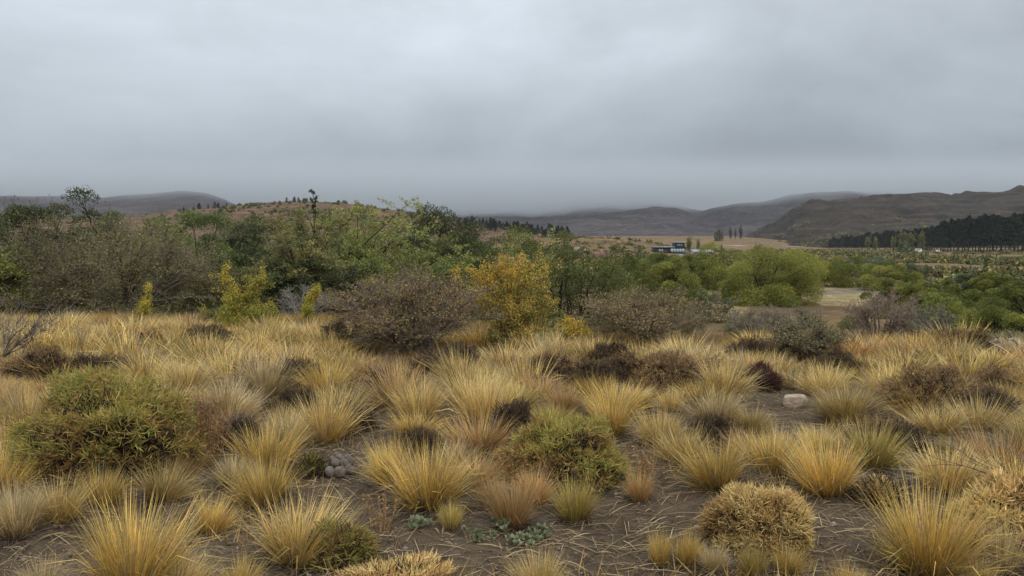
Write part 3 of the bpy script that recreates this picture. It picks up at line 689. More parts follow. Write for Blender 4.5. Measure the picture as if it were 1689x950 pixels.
for k, (a, b_, c_, d_, pal_, lab) in enumerate([(1192, 1275, 514, 17, OLV, 'low olive bush on the slope below the olive tan shrub'), (1290, 1352, 506, 19.5, GRY, 'grey bush on the slope behind the dense grey green shrub'), (1380, 1442, 516, 16, OLV, 'small olive bush at the left foot of the bare thorny shrub'), (1096, 1162, 503, 21, GRN, 'green bush on the slope behind the olive tan shrub'),
        (1488, 1562, 522, 15, OLV, 'olive bush on the slope right of the bare thorny shrub'), (1556, 1640, 540, 13.5, OLV, 'low olive bush at the right plateau edge before the willows'), (902, 986, 522, 14.5, BRN, 'low brown bush between the golden and the olive tan shrubs'), (1630, 1720, 545, 14, GRY, 'low grey bush at the right picture edge before the willows')]):
    shrub(lab, a, b_, c_, d_, 320 + k, nclump=45, nleaf=6500, lsize=0.03, pal=pal_, barkcol=(0.13, 0.105, 0.09), stems=7, clump_r=0.18, twigs=14, twig_r=0.0035, stem_r=0.015, base_frac=0.0, upward=0.7, lumpy=0.4)

# ------------------------------------------------------------------ yellow rose shrubs: arching canes with leaves and red hips
M_HIP = plain_mat('red_hip', (0.42, 0.06, 0.025), 0.35, 20)
ROSE = [(0.50, 0.29, 0.045), (0.54, 0.37, 0.055), (0.46, 0.34, 0.06), (0.34, 0.27, 0.06), (0.25, 0.22, 0.055)]
def rose(label, px, py, canes, seed, pal=ROSE, nleaf=1150, spread=0.18, hips=60, depth=None, lsize=0.027):
    rng = np.random.default_rng(seed)
    g = at_ground(px, py) if depth is None else None
    if g is None:
        q = at_depth(px, py, depth); g = np.array([q[0], depth, float(gz(q[0], depth))])
    root = thing('rose_shrub', label, 'shrub', g, group='yellow autumn rose shrubs')
    E = np.array([at_depth(cx_, cy_, g[1] + dy) - g for cx_, cy_, dy in canes]); n = len(E)
    b0 = rng.normal(0, 0.05, (n, 3)); b0[:, 2] = -0.05
    md = b0 * 0.4 + E * 0.6; md[:, 2] = E[:, 2] * 1.12; md[:, :2] *= 0.6
    P = bez(b0, md, E, 9)
    wd = MB(); wd.tubes(P, np.linspace(0.011, 0.003, 9)[None].repeat(n, 0), 4, (0.12, 0.075, 0.045))
    # side shoots
    k = n * 22; ci = rng.integers(0, n, k); ti = rng.integers(2, 9, k)
    st = P[ci, ti]; sd_ = sphere_dirs(rng, k) + np.array([0, 0, 0.25]); en = st + sd_ * rng.uniform(0.4, 1.6, (k, 1)) * spread
    wd.tubes(np.stack([st, (st + en) / 2 + rng.normal(0, 0.015, (k, 3)), en], 1), np.array([[0.004, 0.003, 0.0015]]).repeat(k, 0), 3, (0.13, 0.085, 0.05))
    ob('canes', wd.build('canes', M_BARK), root)
    nl = nleaf * n; j = rng.integers(0, k, nl); t = rng.uniform(0.2, 1.05, (nl, 1))
    LPo = st[j] * (1 - t) + en[j] * t + rng.normal(0, 0.028, (nl, 3)); LPo[:, 2] = np.maximum(LPo[:, 2], 0.03)
    pal = np.array(pal); cv = np.clip(rng.random(n)[ci[j]] * 0.6 + rng.random(nl) * 0.4, 0, .999)
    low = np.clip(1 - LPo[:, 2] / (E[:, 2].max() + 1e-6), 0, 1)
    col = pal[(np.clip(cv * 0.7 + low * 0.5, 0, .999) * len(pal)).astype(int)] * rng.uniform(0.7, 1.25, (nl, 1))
    fo = MB(); fo.leaves(LPo, sphere_dirs(rng, nl), lsize * rng.uniform(0.6, 1.3, nl), 0.6, col, rng)
    ob('foliage', fo.build('foliage', M_LEAF), root)
    if hips:
        o8 = np.array([(1, 0, 0), (-1, 0, 0), (0, 1, 0), (0, -1, 0), (0, 0, 1.3), (0, 0, -1.3)]) * 0.010
        f8 = np.array([(0, 2, 4), (2, 1, 4), (1, 3, 4), (3, 0, 4), (2, 0, 5), (1, 2, 5), (3, 1, 5), (0, 3, 5)])
        hb = MB()
        for q in rng.integers(0, k, hips): hb.add(o8 + en[q] + rng.normal(0, 0.02, 3), [f8])
        ho = ob('rose_hips', hb.build('rose_hips', M_HIP), root); ho['kind'] = 'stuff'
    return root
rose('tall golden yellow shrub with red hips right of the large brown shrub', 842, 572, [(770, 452, 0.3), (790, 470, 0), (810, 450, 0.2), (830, 437, 0), (848, 448, -.2), (862, 470, .2), (892, 440, .1), (880, 462, -.1), (800, 500, -.3), (850, 505, -.4), (880, 520, -.2), (900, 545, 0), (820, 530, -.4), (775, 500, .2), (865, 545, -.5), (840, 480, .5), (815, 560, -.4), (925, 560, -.1), (905, 525, .3), (860, 500, .5), (830, 500, .2), (752, 462, .5), (745, 490, .6), (912, 470, .3), (915, 505, .2)], 401, hips=220, spread=0.24)
rose('yellow green shrub with arching canes at the back left of the grass', 396, 552, [(362, 458, 0), (372, 480, .2), (436, 464, 0), (425, 480, .1), (455, 508, 0), (448, 520, -.2), (345, 520, -.1), (380, 505, -.2), (405, 500, .2), (425, 520, -.3), (360, 535, -.3), (400, 530, -.4), (440, 540, -.1)], 402, pal=[(0.50, 0.38, 0.05), (0.44, 0.36, 0.05), (0.34, 0.31, 0.05), (0.24, 0.25, 0.05)], hips=20)
rose('single upright yellow cane in front of the brown thicket', 238, 532, [(250, 478, 0), (244, 492, .1), (236, 505, -.1), (232, 515, 0)], 403, pal=[(0.48, 0.37, 0.05), (0.38, 0.33, 0.05)], hips=0, spread=0.09)
rose('slanting yellow green cane left of the large brown shrub', 503, 534, [(527, 480, 0), (518, 490, .1), (508, 505, 0), (512, 512, -.1)], 404, pal=[(0.46, 0.38, 0.05), (0.36, 0.34, 0.05)], hips=0, spread=0.09)
rose('low yellow leafy shrub at the right foot of the golden one', 940, 572, [(938, 528, .1), (952, 535, 0), (925, 540, 0), (965, 548, .1), (945, 550, -.2)], 405, hips=10, spread=0.11)

# ------------------------------------------------------------------ spiny cushion shrubs
LIME = [(0.22, 0.125, 0.05), (0.34, 0.22, 0.065), (0.38, 0.29, 0.075), (0.29, 0.29, 0.075), (0.38, 0.32, 0.085)]
TAN = [(0.50, 0.31, 0.12), (0.66, 0.47, 0.19), (0.75, 0.56, 0.25), (0.68, 0.54, 0.21)]
BRC = [(0.17, 0.10, 0.052), (0.28, 0.175, 0.08), (0.42, 0.27, 0.12)]
CUSH = [
 ('big green and brown spiny cushion shrub at lower left', 150, 800, 290, 178, 501, LIME, 0.46, 0.06, 5200),
 ('bright green topped spiny cushion shrub in the centre foreground', 930, 806, 226, 122, 502, LIME, 0.40, 0.05, 4200),
 ('round straw coloured cushion shrub on bare soil, lower right', 1270, 916, 176, 122, 503, TAN, 0.0, 0.042, 5200),
 ('dark grey brown cushion shrub behind tussocks at right', 1558, 694, 172, 88, 504, BRC, 0.5, 0.045, 2400),
 ('tan and dark cushion shrub cut by the right edge, lower corner', 1672, 915, 190, 128, 505, TAN, 0.34, 0.05, 3600),
 ('wide flat brown cushion shrub behind the centre tussocks', 1108, 654, 210, 72, 506, BRC, 0.18, 0.045, 4200),
 ('yellowish cushion shrub at the bottom edge left of centre', 650, 990, 180, 74, 507, TAN, 0.0, 0.042, 3600),
 ('small greenish spiny plant beside the lower left tussock', 555, 932, 104, 70, 508, LIME, 0.1, 0.045, 1800),
 ('dark brown cushion shrub near the left edge', 50, 642, 120, 64, 509, BRC, 0.55, 0.045, 1800),
 ('little tan cushion plant between two right foreground tussocks', 1456, 832, 66, 42, 510, TAN, 0.0, 0.04, 1200),
 ('tan dome shaped cushion shrub among the left grass', 232, 585, 92, 46, 511, BRC, 0.1, 0.045, 1800),
 ('low dark brown mat shrub right of the large brown shrub', 905, 628, 100, 40, 512, BRC, 0.5, 0.04, 1500),
 ('small yellow green cushion plant beside the stone heap', 512, 788, 50, 34, 513, [(0.24, 0.20, 0.05), (0.26, 0.24, 0.06)], 0.0, 0.04, 1500),
 ('dark red brown low shrub left of the pale flat stone', 1258, 645, 60, 38, 514, [(0.12, 0.05, 0.035), (0.17, 0.075, 0.05)], 0.2, 0.04, 1300),
 ('brown low cushion shrub in front of the large brown shrub', 640, 652, 110, 44, 515, BRC, 0.3, 0.04, 1600),
 ('dark grey cushion shrub right of the big green spiny one', 392, 752, 66, 66, 516, [(0.15, 0.115, 0.085), (0.19, 0.15, 0.11)], 0.45, 0.045, 900),
 ('brown cushion shrub at the far right middle', 1662, 655, 100, 46, 517, BRC, 0.3, 0.045, 1500),
 ('small brown cushion left of the yellow low shrub', 880, 655, 74, 34, 518, BRC, 0.3, 0.04, 1200),
]
DKC = [(0.085, 0.055, 0.034), (0.13, 0.085, 0.048), (0.22, 0.15, 0.075)]
NTH = ['first', 'second', 'third', 'fourth', 'fifth', 'sixth', 'seventh', 'eighth', 'ninth', 'tenth', 'eleventh', 'twelfth', 'thirteenth', 'fourteenth', 'fifteenth', 'sixteenth', 'seventeenth', 'eighteenth']
SCAT = sorted([(150, 634, 80, 40), (330, 578, 80, 34), (478, 700, 70, 46), (560, 716, 84, 46), (742, 618, 90, 38), (985, 650, 90, 46), (1036, 642, 70, 50), (1182, 744, 80, 44), (1482, 738, 90, 40), (1640, 702, 96, 52), (1380, 622, 70, 32), (1600, 588, 80, 34), (300, 722, 60, 50), (840, 742, 70, 60), (1240, 600, 70, 30), (1010, 604, 60, 30), (480, 650, 80, 42), (690, 765, 70, 40)])
SCN = len(CUSH)
for k, (a, b_, c_, d_) in enumerate(SCAT):
    CUSH.append((f'low dark brown twiggy cushion, {NTH[k]} from left of those scattered among the tussocks', a, b_, c_ * 1.3, d_ * 1.25, 530 + k, DKC, 0.5, 0.04, 1500))
LAND = []
for lab, px, py, wp, hp, sd_, pal, bare, sp, ns in CUSH:
    cushion('cushion_shrub', lab, 'shrub', px, py, wp, hp, sd_, pal, bare, sp * 1.3, int(ns * 0.75))
    if len(LAND) < SCN: LAND.append((lab, px, py - hp * 0.4))

# ------------------------------------------------------------------ grass tussocks
protos = {}
def proto(kind, pal, k):
    key = (kind, pal, k)
    if key not in protos:
        s = hash(key[1]) % 1000 if False else (sum(map(ord, pal)) * 7 + k * 131 + (0 if kind == 'near' else 5000))
        if kind == 'near':
            protos[key] = (blade_mesh('live_blades', s, 1500, pal, 0.15 + 0.05 * (k % 2), 0.52 + 0.11 * (k % 4), 0.0085, 0.6, 0.34), blade_mesh('dead_blades', s + 1, 620, pal, 0.20, 0.8, 0.009, 0.3, dead=True))
        else:
            protos[key] = (blade_mesh('live_blades', s, 620, pal, 0.26, 0.55 + 0.1 * (k % 4), 0.015, 0.5, 0.36), None)
    return protos[key]

TUS = [  # base px, base py, width, height (px), colour, lean (deg, + = right)
 (205, 990, 250, 215, 'gold', 8), (88, 866, 130, 100, 'straw', 6), (18, 890, 120, 120, 'grey', 4), (432, 840, 135, 112, 'gold', -4), (485, 935, 190, 146, 'straw', 10),
 (342, 884, 92, 88, 'gold', 8), (532, 732, 130, 122, 'straw', 5), (705, 842, 175, 150, 'gold', 2), (645, 806, 120, 105, 'gold', -8), (742, 876, 62, 62, 'olive', 0),
 (845, 876, 122, 110, 'brown', 0), (948, 862, 92, 102, 'olive', -3), (1055, 828, 62, 74, 'brown', 0), (1190, 808, 170, 112, 'gold', -14), (1372, 820, 140, 136, 'gold', -2),
 (1446, 776, 130, 114, 'olive', 2), (1545, 958, 220, 218, 'gold', 2), (1524, 698, 130, 96, 'gold', -4), (1622, 716, 130, 84, 'straw', 6), (1310, 644, 64, 52, 'grey', 0),
 (1362, 650, 84, 72, 'straw', 2), (1402, 702, 140, 92, 'straw', 2), (1090, 738, 112, 90, 'straw', -2), (1184, 700, 116, 74, 'grey', -2), (1010, 722, 104, 90, 'gold', 0),
 (932, 686, 96, 66, 'brown', 0), (800, 712, 140, 132, 'straw', 0), (862, 650, 112, 88, 'straw', 0), (690, 698, 124, 102, 'straw', 0), (762, 646, 122, 82, 'straw', 2),
 (602, 632, 100, 60, 'brown', 0), (432, 660, 150, 104, 'grey', 10), (420, 590, 92, 56, 'straw', 4), (62, 584, 130, 74, 'straw', 5), (132, 592, 130, 76, 'straw', 6),
 (205, 605, 130, 80, 'straw', 6), (272, 590, 120, 72, 'gold', 4), (335, 612, 130, 84, 'straw', 8), (110, 640, 130, 80, 'gold', 5), (300, 655, 120, 84, 'straw', 8),
 (372, 690, 120, 90, 'grey', 8), (240, 636, 120, 74, 'straw', 6), (480, 612, 110, 66, 'straw', 5), (500, 566, 90, 44, 'straw', 3), (540, 640, 110, 70, 'gold', 3),
 (890, 985, 120, 92, 'straw', -4), (1092, 936, 62, 84, 'gold', -8), (1136, 932, 64, 78, 'gold', 6), (1246, 950, 58, 88, 'olive', -4), (1300, 948, 70, 70, 'gold', 8),
 (1400, 985, 70, 80, 'gold', 0), (1178, 945, 70, 60, 'grey', 8), (1440, 584, 104, 48, 'gold', 0), (1520, 584, 104, 48, 'gold', 0), (1582, 580, 112, 60, 'gold', 0),
 (1642, 606, 96, 44, 'straw', 0), (1602, 628, 120, 60, 'straw', 0), (1502, 620, 112, 54, 'straw', 0), (1250, 578, 84, 42, 'gold', 0), (1272, 604, 60, 40, 'gold', 0),
 (1210, 628, 84, 62, 'grey', 0), (1146, 616, 84, 52, 'straw', 0), (1062, 606, 96, 52, 'straw', 0), (982, 600, 100, 58, 'straw', 0), (1122, 590, 92, 46, 'straw', 0),
 (1292, 770, 112, 84, 'straw', 4), (1242, 768, 110, 80, 'brown', -2), (1132, 772, 112, 92, 'straw', -4), (1352, 742, 84, 54, 'straw', 0), (1568, 752, 52, 44, 'olive', 0),
 (1070, 660, 80, 50, 'brown', 0), (1110, 680, 70, 56, 'straw', 0), (1660, 950, 110, 120, 'grey', 6), (1622, 985, 100, 90, 'straw', -4), (290, 985, 120, 90, 'straw', 10),
 (390, 985, 110, 80, 'gold', 8), (60, 985, 100, 80, 'grey', 6), (160, 842, 110, 90, 'gold', 4), (262, 830, 120, 88, 'straw', 12), (20, 690, 90, 70, 'brown', 4),
 (560, 690, 110, 76, 'straw', 0), (470, 742, 120, 92, 'grey', 6), (980, 660, 90, 60, 'gold', 0), (1460, 660, 110, 66, 'straw', 0), (1580, 655, 90, 50, 'straw', 0),
 (1680, 690, 90, 70, 'gold', 0), (880, 832, 90, 80, 'brown', 4), (812, 840, 80, 74, 'brown', -6), (1240, 718, 90, 60, 'straw', 0), (300, 790, 80, 90, 'brown', 2),
]
RG = np.random.default_rng(77)
placed = []      # (x, y, r, px, py)
items = []
for t in TUS:
    g = at_ground(t[0], t[1]); items.append((g, t, True)); placed.append((g[0], g[1], t[2] * g[1] / F * 0.33))
# bare soil patches (px, py, rx, ry) kept free of fill grass
SOIL = [(760, 900, 150, 62), (1050, 870, 190, 80), (1292, 700, 78, 52), (1560, 760, 150, 40), (610, 790, 55, 60), (1400, 880, 60, 70), (130, 900, 90, 40), (1290, 640, 40, 12), (340, 930, 60, 40), (980, 625, 60, 14), (1655, 570, 40, 12)]
cush_xy = []
for c_ in CUSH:
    g = at_ground(c_[1], c_[2]); cush_xy.append((g[0], g[1] + 0.3 * c_[3] * g[1] / F, c_[3] * g[1] / F * 0.42))
SHR = [(1311, 680, 46), (552, 890, 62), (556, 860, 55), (690, 612, 105), (640, 600, 70), (842, 596, 55), (1065, 592, 70), (1330, 606, 55), (690, 590, 95), (1065, 575, 70), (1330, 594, 62), (1455, 562, 50), (842, 575, 50), (396, 553, 40), (348, 552, 40)]
for q in SHR:
    g = at_ground(q[0], q[1]); cush_xy.append((g[0], g[1] + 0.5, q[2] * g[1] / F))
tries = 0
nfill = 0
while nfill < 205 and tries < 5200:
    tries += 1
    px = RG.uniform(-60, 1750); py = 528 + (RG.random() ** 1.6) * 300
    if any(((px - a) / b_) ** 2 + ((py - c_) / d_) ** 2 < 1 for a, c_, b_, d_ in SOIL): continue
    g = at_ground(px, py)
    if g[1] > np.interp(px, [0, 450, 850, 1250, 1689], [14.6, 14.0, 11.8, 10.8, 10.6]): continue
    wm = RG.uniform(0.48, 0.9)
    if any((g[0] - a) ** 2 + (g[1] - b_) ** 2 < (r_ + 0.20 * wm + (0.05 if g[1] > 9 else 0.12)) ** 2 for a, b_, r_ in placed + cush_xy): continue
    pal = RG.choice(['straw', 'straw', 'gold', 'grey', 'brown', 'olive'], p=[.26, .16, .18, .16, .20, .04])
    hm = wm * RG.uniform(0.46, 0.66)
    items.append((g, (px, py, wm * F / g[1], hm * F / g[1], str(pal), RG.normal(2, 4)), False)); placed.append((g[0], g[1], 0.20 * wm))
    nfill += 1

MARKS = LAND + [('large brown wiry shrub', 690, 560), ('olive tan twiggy shrub', 1065, 550), ('dense grey green shrub', 1330, 570), ('bare thorny shrub', 1455, 545), ('golden shrub with red hips', 842, 550),
                ('left yellow green rose shrub', 396, 540), ('pale flat stone', 1310, 657), ('stone heap', 555, 768)]
SHORT = {0: 'big green spiny cushion', 1: 'bright green topped cushion', 2: 'round straw cushion', 3: 'dark grey brown cushion', 4: 'tan corner cushion', 5: 'wide flat brown cushion', 6: 'yellowish bottom cushion', 7: 'small greenish spiny plant',
         8: 'dark left edge cushion', 9: 'little tan cushion', 10: 'tan dome among left grass', 11: 'low dark mat shrub', 12: 'yellow green plant by stones', 13: 'dark red low shrub', 14: 'brown front cushion', 15: 'dark grey cushion', 16: 'brown far right cushion', 17: 'small brown cushion'}
CN = {'gold': 'golden', 'straw': 'straw coloured', 'grey': 'greyish', 'olive': 'olive gold', 'brown': 'rusty brown'}
ORD = ['nearest', 'second', 'third', 'fourth', 'fifth', 'sixth', 'seventh', 'eighth', 'ninth', 'tenth', 'eleventh', 'twelfth', 'thirteenth', 'fourteenth', 'fifteenth', 'sixteenth']
slots = {}
for n_, (g, t, near) in enumerate(items):
    best = min(range(len(MARKS)), key=lambda k: math.hypot(MARKS[k][1] - t[0], (MARKS[k][2] - t[1] + t[3] * .4) * 1.5))
    dx = t[0] - MARKS[best][1]; dy = (t[1] - t[3] * 0.4 - MARKS[best][2]) * 1.5
    dirn = ('right of' if dx > 0 else 'left of') if abs(dx) > abs(dy) else ('in front of' if dy > 0 else 'behind')
    slots.setdefault((best, dirn), []).append((math.hypot(dx, dy), n_))
labels = {}
for (best, dirn), lst in slots.items():
    nm = SHORT.get(best, MARKS[best][0])
    for r_, (_, n_) in enumerate(sorted(lst)):
        t = items[n_][1]
        size = 'large' if t[2] > 150 else 'small' if t[2] < 75 else 'medium'
        labels[n_] = f"{size} {CN[t[4]]} grass tussock, {ORD[min(r_, 15)]} one {dirn} the {nm}"
cnt = {}
for n_, (g, t, near) in enumerate(items):
    kind = 'near' if g[1] < 8.2 else 'far'
    k = cnt.get((kind, t[4]), 0); cnt[(kind, t[4])] = k + 1
    a, b_ = proto(kind, t[4], k % 5)
    hm = t[3] * g[1] / F; wm = t[2] * g[1] / F
    sx = wm / 1.15; sz = hm / 1.09
    z = float(gz(g[0], g[1])) - 0.01
    e = thing('grass_tussock', labels[n_], 'grass tussock', (g[0], g[1] + 0.12 * wm, float(gz(g[0], g[1] + .12 * wm)) - 0.015), (R(RG.normal(0, 6)), R(t[5] + RG.normal(0, 5)), RG.uniform(0, 6.28) if False else 0), (sx, sx, sz), 'dry bunch grass tussocks')
    spin = Matrix.Rotation(RG.uniform(0, 6.28), 4, 'Z')
    for nm, me in (('live_blades', a), ('dead_blades', b_)):
        if me:
            o = ob(nm, me, e); o.rotation_euler = spin.to_euler()

# ------------------------------------------------------------------ loose ground cover
def short_grass(n, seed):
    rng = np.random.default_rng(seed)
    y = 3.2 + 20.0 * rng.random(n) ** 0.75; x = (rng.random(n) * 2 - 1) * (y * 0.74 + 0.5)
    den = fbm(x * 0.7, y * 0.7, 71, 3)
    px = CX + F * x / y; py = HOR + F * EYE / y
    soil = np.zeros(n, bool)
    for a, c_, b_, d_ in SOIL: soil |= ((px - a) / b_) ** 2 + ((py - c_) / d_) ** 2 < 1
    lim = np.interp(px, [0, 450, 850, 1250, 1689], [15.5, 15, 12.6, 11.6, 11.4])
    keep = ((y < lim) | (rng.random(n) < 0.7)) & ((den + 0.40 * sm((y - 6) / 4) - 1.2 * soil + rng.normal(0, 0.15, n)) > 0.16)
    x, y = x[keep], y[keep]; n = len(x)
    P = np.stack([x, y, gz(x, y) - 0.005], 1)
    D = sphere_dirs(rng, n) * 0.75; D[:, 2] = np.abs(D[:, 2]) + 0.75
    pal = np.array([(0.42, 0.265, 0.065), (0.48, 0.34, 0.12), (0.34, 0.20, 0.065), (0.24, 0.16, 0.08)])
    ptc = np.clip((fbm(x * 1.3, y * 1.3, 5, 2) + 0.5 + rng.normal(0, .25, n)) * 4, 0, 3).astype(int)
    mb = MB(); mb.leaves(P, D, rng.uniform(0.05, 0.20, n) * (0.75 + 0.03 * np.minimum(y, 15)), 0.05, pal[ptc] * rng.uniform(0.7, 1.2, (n, 1)), rng, tri=True)
    o = ob('short_dry_grass', mb.build('short_dry_grass', M_GRASS)); o['kind'] = 'stuff'
    tag(o, 'short dry grass and stubble growing between the tussocks', 'grass')
short_grass(230000, 81)

def litter(n, seed):
    rng = np.random.default_rng(seed)
    y = 3.0 + 8 * rng.random(n) ** 1.3; x = (rng.random(n) * 2 - 1) * (y * 0.74 + 0.4)
    P = np.stack([x, y, gz(x, y) + 0.004 + 0.008 * rng.random(n)], 1)
    a = rng.random(n) * 6.28; ln = rng.uniform(0.04, 0.22, n)
    E = P + np.stack([np.cos(a) * ln, np.sin(a) * ln, np.zeros(n)], 1); E[:, 2] = gz(E[:, 0], E[:, 1]) + 0.006 + rng.random(n) * 0.02
    M_ = (P + E) / 2; M_[:, 2] += 0.008
    col = np.array([(0.34, 0.26, 0.15), (0.22, 0.15, 0.09), (0.12, 0.08, 0.06)])[rng.integers(0, 3, n)] * rng.uniform(.7, 1.2, (n, 1))
    mb = MB(); mb.tubes(np.stack([P, M_, E], 1), np.array([[.0018, .0018, .001]]) * rng.uniform(.6, 1.8, (n, 1)), 3, col)
    o = ob('straw_litter', mb.build('straw_litter', M_BARK)); o['kind'] = 'stuff'
    tag(o, 'fallen straws and thin dead twigs lying on the bare soil', 'litter')
litter(15000, 82)

# stones
def stone_mesh(seed, sub=3):
    rng = np.random.default_rng(seed)
    import bmesh
    bm = bmesh.new(); bmesh.ops.create_icosphere(bm, subdivisions=sub, radius=1.0)
    V = np.array([v.co[:] for v in bm.verts]); Fc = np.array([[v.index for v in f.verts] for f in bm.faces]); bm.free()
    pl = sphere_dirs(rng, 14); dd = rng.uniform(0.62, 0.95, 14)
    for p_, q_ in zip(pl, dd):      # chip flat facets off
        s_ = V @ p_; k = s_ > q_; V[k] -= np.outer(s_[k] - q_, p_) * 0.92
    V *= (1 + 0.10 * fbm(V[:, 0] * 2 + seed, V[:, 1] * 2 + V[:, 2] * 1.7, seed, 4))[:, None]
    return V, Fc
def stone_mat(name, a, b, c):
    m, t, n, l = new_mat(name)
    o = n('ShaderNodeOutputMaterial'); tcn = n('ShaderNodeTexCoord'); P = tcn.outputs['Object']
    z1 = noise(n, l, P, 3.0, 8, 0.65); z2 = noise(n, l, P, 22.0, 5, 0.6)
    col = ramp(n, l, z1.outputs[0], [(0.32, a), (0.5, b), (0.68, c)]).outputs[0]
    sp = ramp(n, l, z2.outputs[0], [(0.35, (0.6, 0.6, 0.6)), (0.6, (1.1, 1.1, 1.1))]).outputs[0]
    col = mixc(n, l, 0.8, col, sp, 'MULTIPLY')
    p = n('ShaderNodeBsdfPrincipled'); p.inputs['Roughness'].default_value = 0.9; p.inputs['Specular IOR Level'].default_value = 0.15
    l(col, p.inputs['Base Color'])
    bp = n('ShaderNodeBump'); bp.inputs['Strength'].default_value = 0.6; bp.inputs['Distance'].default_value = 0.02
    l(z2.outputs[0], bp.inputs['Height']); l(bp.outputs[0], p.inputs['Normal']); l(p.outputs[0], o.inputs[0]); return m
M_ST = stone_mat('pale_stone', (0.20, 0.16, 0.13), (0.34, 0.29, 0.245), (0.46, 0.41, 0.36))
M_TN = stone_mat('tan_stone', (0.24, 0.175, 0.125), (0.38, 0.29, 0.215), (0.48, 0.40, 0.31))
M_SD = stone_mat('brown_stone', (0.10, 0.08, 0.065), (0.17, 0.14, 0.115), (0.27, 0.23, 0.19))
def stone(label, px, py, wpx, hpx, seed, mat, name='stone', group=None, dz=0.0, dfrac=0.7, sub=3):
    g = at_ground(px, py); s = g[1] / F; V, Fc = stone_mesh(seed, sub)
    me = mesh('stone', V, [Fc], mat, smooth=False)
    rx, rz = wpx * s / 2, hpx * s / 2
    o = ob(name, me, None, (g[0], g[1] + rx * dfrac * .5, g[2] + rz * 0.75 + dz), (0, R((seed * 37) % 17 - 8), R((seed * 53) % 30 - 15)), (rx, rx * dfrac, rz * 1.15))
    return tag(o, label, 'stone', group)
stone('pale flat angular stone lying on bare soil right of centre', 1311, 672, 50, 25, 607, M_TN, sub=4)
HEAP = [(535, 783, 20, 13), (552, 784, 19, 14), (567, 780, 16, 12), (545, 774, 17, 12), (560, 772, 15, 12), (570, 769, 12, 10), (540, 766, 15, 10), (553, 764, 16, 10), (564, 762, 12, 9), (547, 758, 13, 9), (574, 784, 12, 9), (528, 777, 12, 9)]
for k, (a, b_, c_, d_) in enumerate(HEAP):
    stone('palm sized brown stone in the small heap beside the yellow green plant', a + 8, b_ + 6, c_ * 1.2, d_ * 1.5, 610 + k, M_SD, group='stones of the small heap', sub=2, dz=0.012 if k < 3 else 0.03)
rs = np.random.default_rng(5)
for k in range(34):
    px = rs.uniform(1622, 1692); py = rs.uniform(562, 578); sz = rs.uniform(5, 13)
    stone('pale grey stone in the rubble bank at the right plateau edge', px, py, sz, sz * 0.6, 640 + k, M_ST, group='rubble bank stones', sub=1)
for k, (a, b_, c_, d_) in enumerate([(1248, 566, 14, 8), (1262, 562, 9, 6)]):
    stone(['small pale stone behind the dark red low shrub', 'smaller pale stone next to the pale one behind the red shrub'][k], a, b_ + 40, c_, d_, 690 + k, M_ST, sub=2)

def pebbles(n, seed):
    rng = np.random.default_rng(seed)
    y = 3.0 + 9 * rng.random(n) ** 1.3; x = (rng.random(n) * 2 - 1) * (y * 0.74 + 0.4)
    o8 = np.array([(1, 0, 0), (-1, 0, 0), (0, 1, 0), (0, -1, 0), (0, 0, .7), (0, 0, -.7)])
    f8 = np.array([(0, 2, 4), (2, 1, 4), (1, 3, 4), (3, 0, 4), (2, 0, 5), (1, 2, 5), (3, 1, 5), (0, 3, 5)])
    r_ = rng.uniform(0.003, 0.013, n) * np.where(rng.random(n) < 0.08, 2.2, 1)
    V = o8[None] * r_[:, None, None] * rng.uniform(0.6, 1.3, (n, 6, 1)) + np.stack([x, y, gz(x, y) + r_ * .3], 1)[:, None]
    fc = (np.arange(n)[:, None, None] * 6 + f8[None]).reshape(-1, 3)
    me = mesh('pebbles', V.reshape(-1, 3), [fc], M_SD); o = ob('pebbles', me); o['kind'] = 'stuff'
    tag(o, 'small grit and pebbles scattered over the bare soil', 'pebbles')
pebbles(9000, 83)

# bare branches, dry stalks, rosettes
def bare_branch(label, pts, depth_py, seed, col=(0.20, 0.175, 0.155), thick=0.006, nside=26, name='dead_branch'):
    rng = np.random.default_rng(seed)
    g = at_ground(*depth_py)
    root_px, ends = pts[0], pts[1:]
    base = at_depth(root_px[0], root_px[1], g[1]); base[2] = max(base[2], float(gz(base[0], g[1])))
    E = np.array([at_depth(e[0], e[1], g[1] + rng.uniform(-.3, .3)) for e in ends]) - base; n = len(E)
    b0 = np.zeros((n, 3)); md = E * 0.5 + rng.normal(0, 0.05, (n, 3)); P = bez(b0, md, E, 7) + rng.normal(0, 0.006, (n, 7, 3))
    mb = MB(); mb.tubes(P, thick * np.linspace(1, .3, 7)[None].repeat(n, 0), 4, np.array(col) * rng.uniform(.8, 1.2, (n, 1)))
    k = nside * n // 3; ci = rng.integers(0, n, k); ti = rng.integers(2, 7, k); st = P[ci, ti]
    en = st + (sphere_dirs(rng, k) * .8 + E[ci] / np.linalg.norm(E[ci], axis=1, keepdims=True)) * rng.uniform(.05, .22, (k, 1))
    mb.tubes(np.stack([st, (st + en) / 2 + rng.normal(0, .012, (k, 3)), en], 1), thick * np.array([[.4, .3, .15]]).repeat(k, 0), 3, np.array(col) * rng.uniform(.8, 1.3, (k, 1)))
    o = ob(name, mb.build(name, M_BARK), None, base); return tag(o, label, 'dead branch')
bare_branch('dead grey branch reaching in from the right edge above the soil', [(1720, 800), (1600, 752), (1625, 745), (1640, 780), (1592, 770), (1660, 740), (1630, 715), (1570, 735)], (1660, 800), 701, col=(0.17, 0.15, 0.135))
bare_branch('bare silver twigs of a dead shrub at the left edge', [(5, 590), (60, 545), (78, 505), (45, 515), (20, 520), (95, 520), (40, 540), (70, 530), (110, 512), (0, 530), (15, 560), (85, 540)], (10, 612), 702, nside=110, thick=0.0065, col=(0.16, 0.135, 0.115))
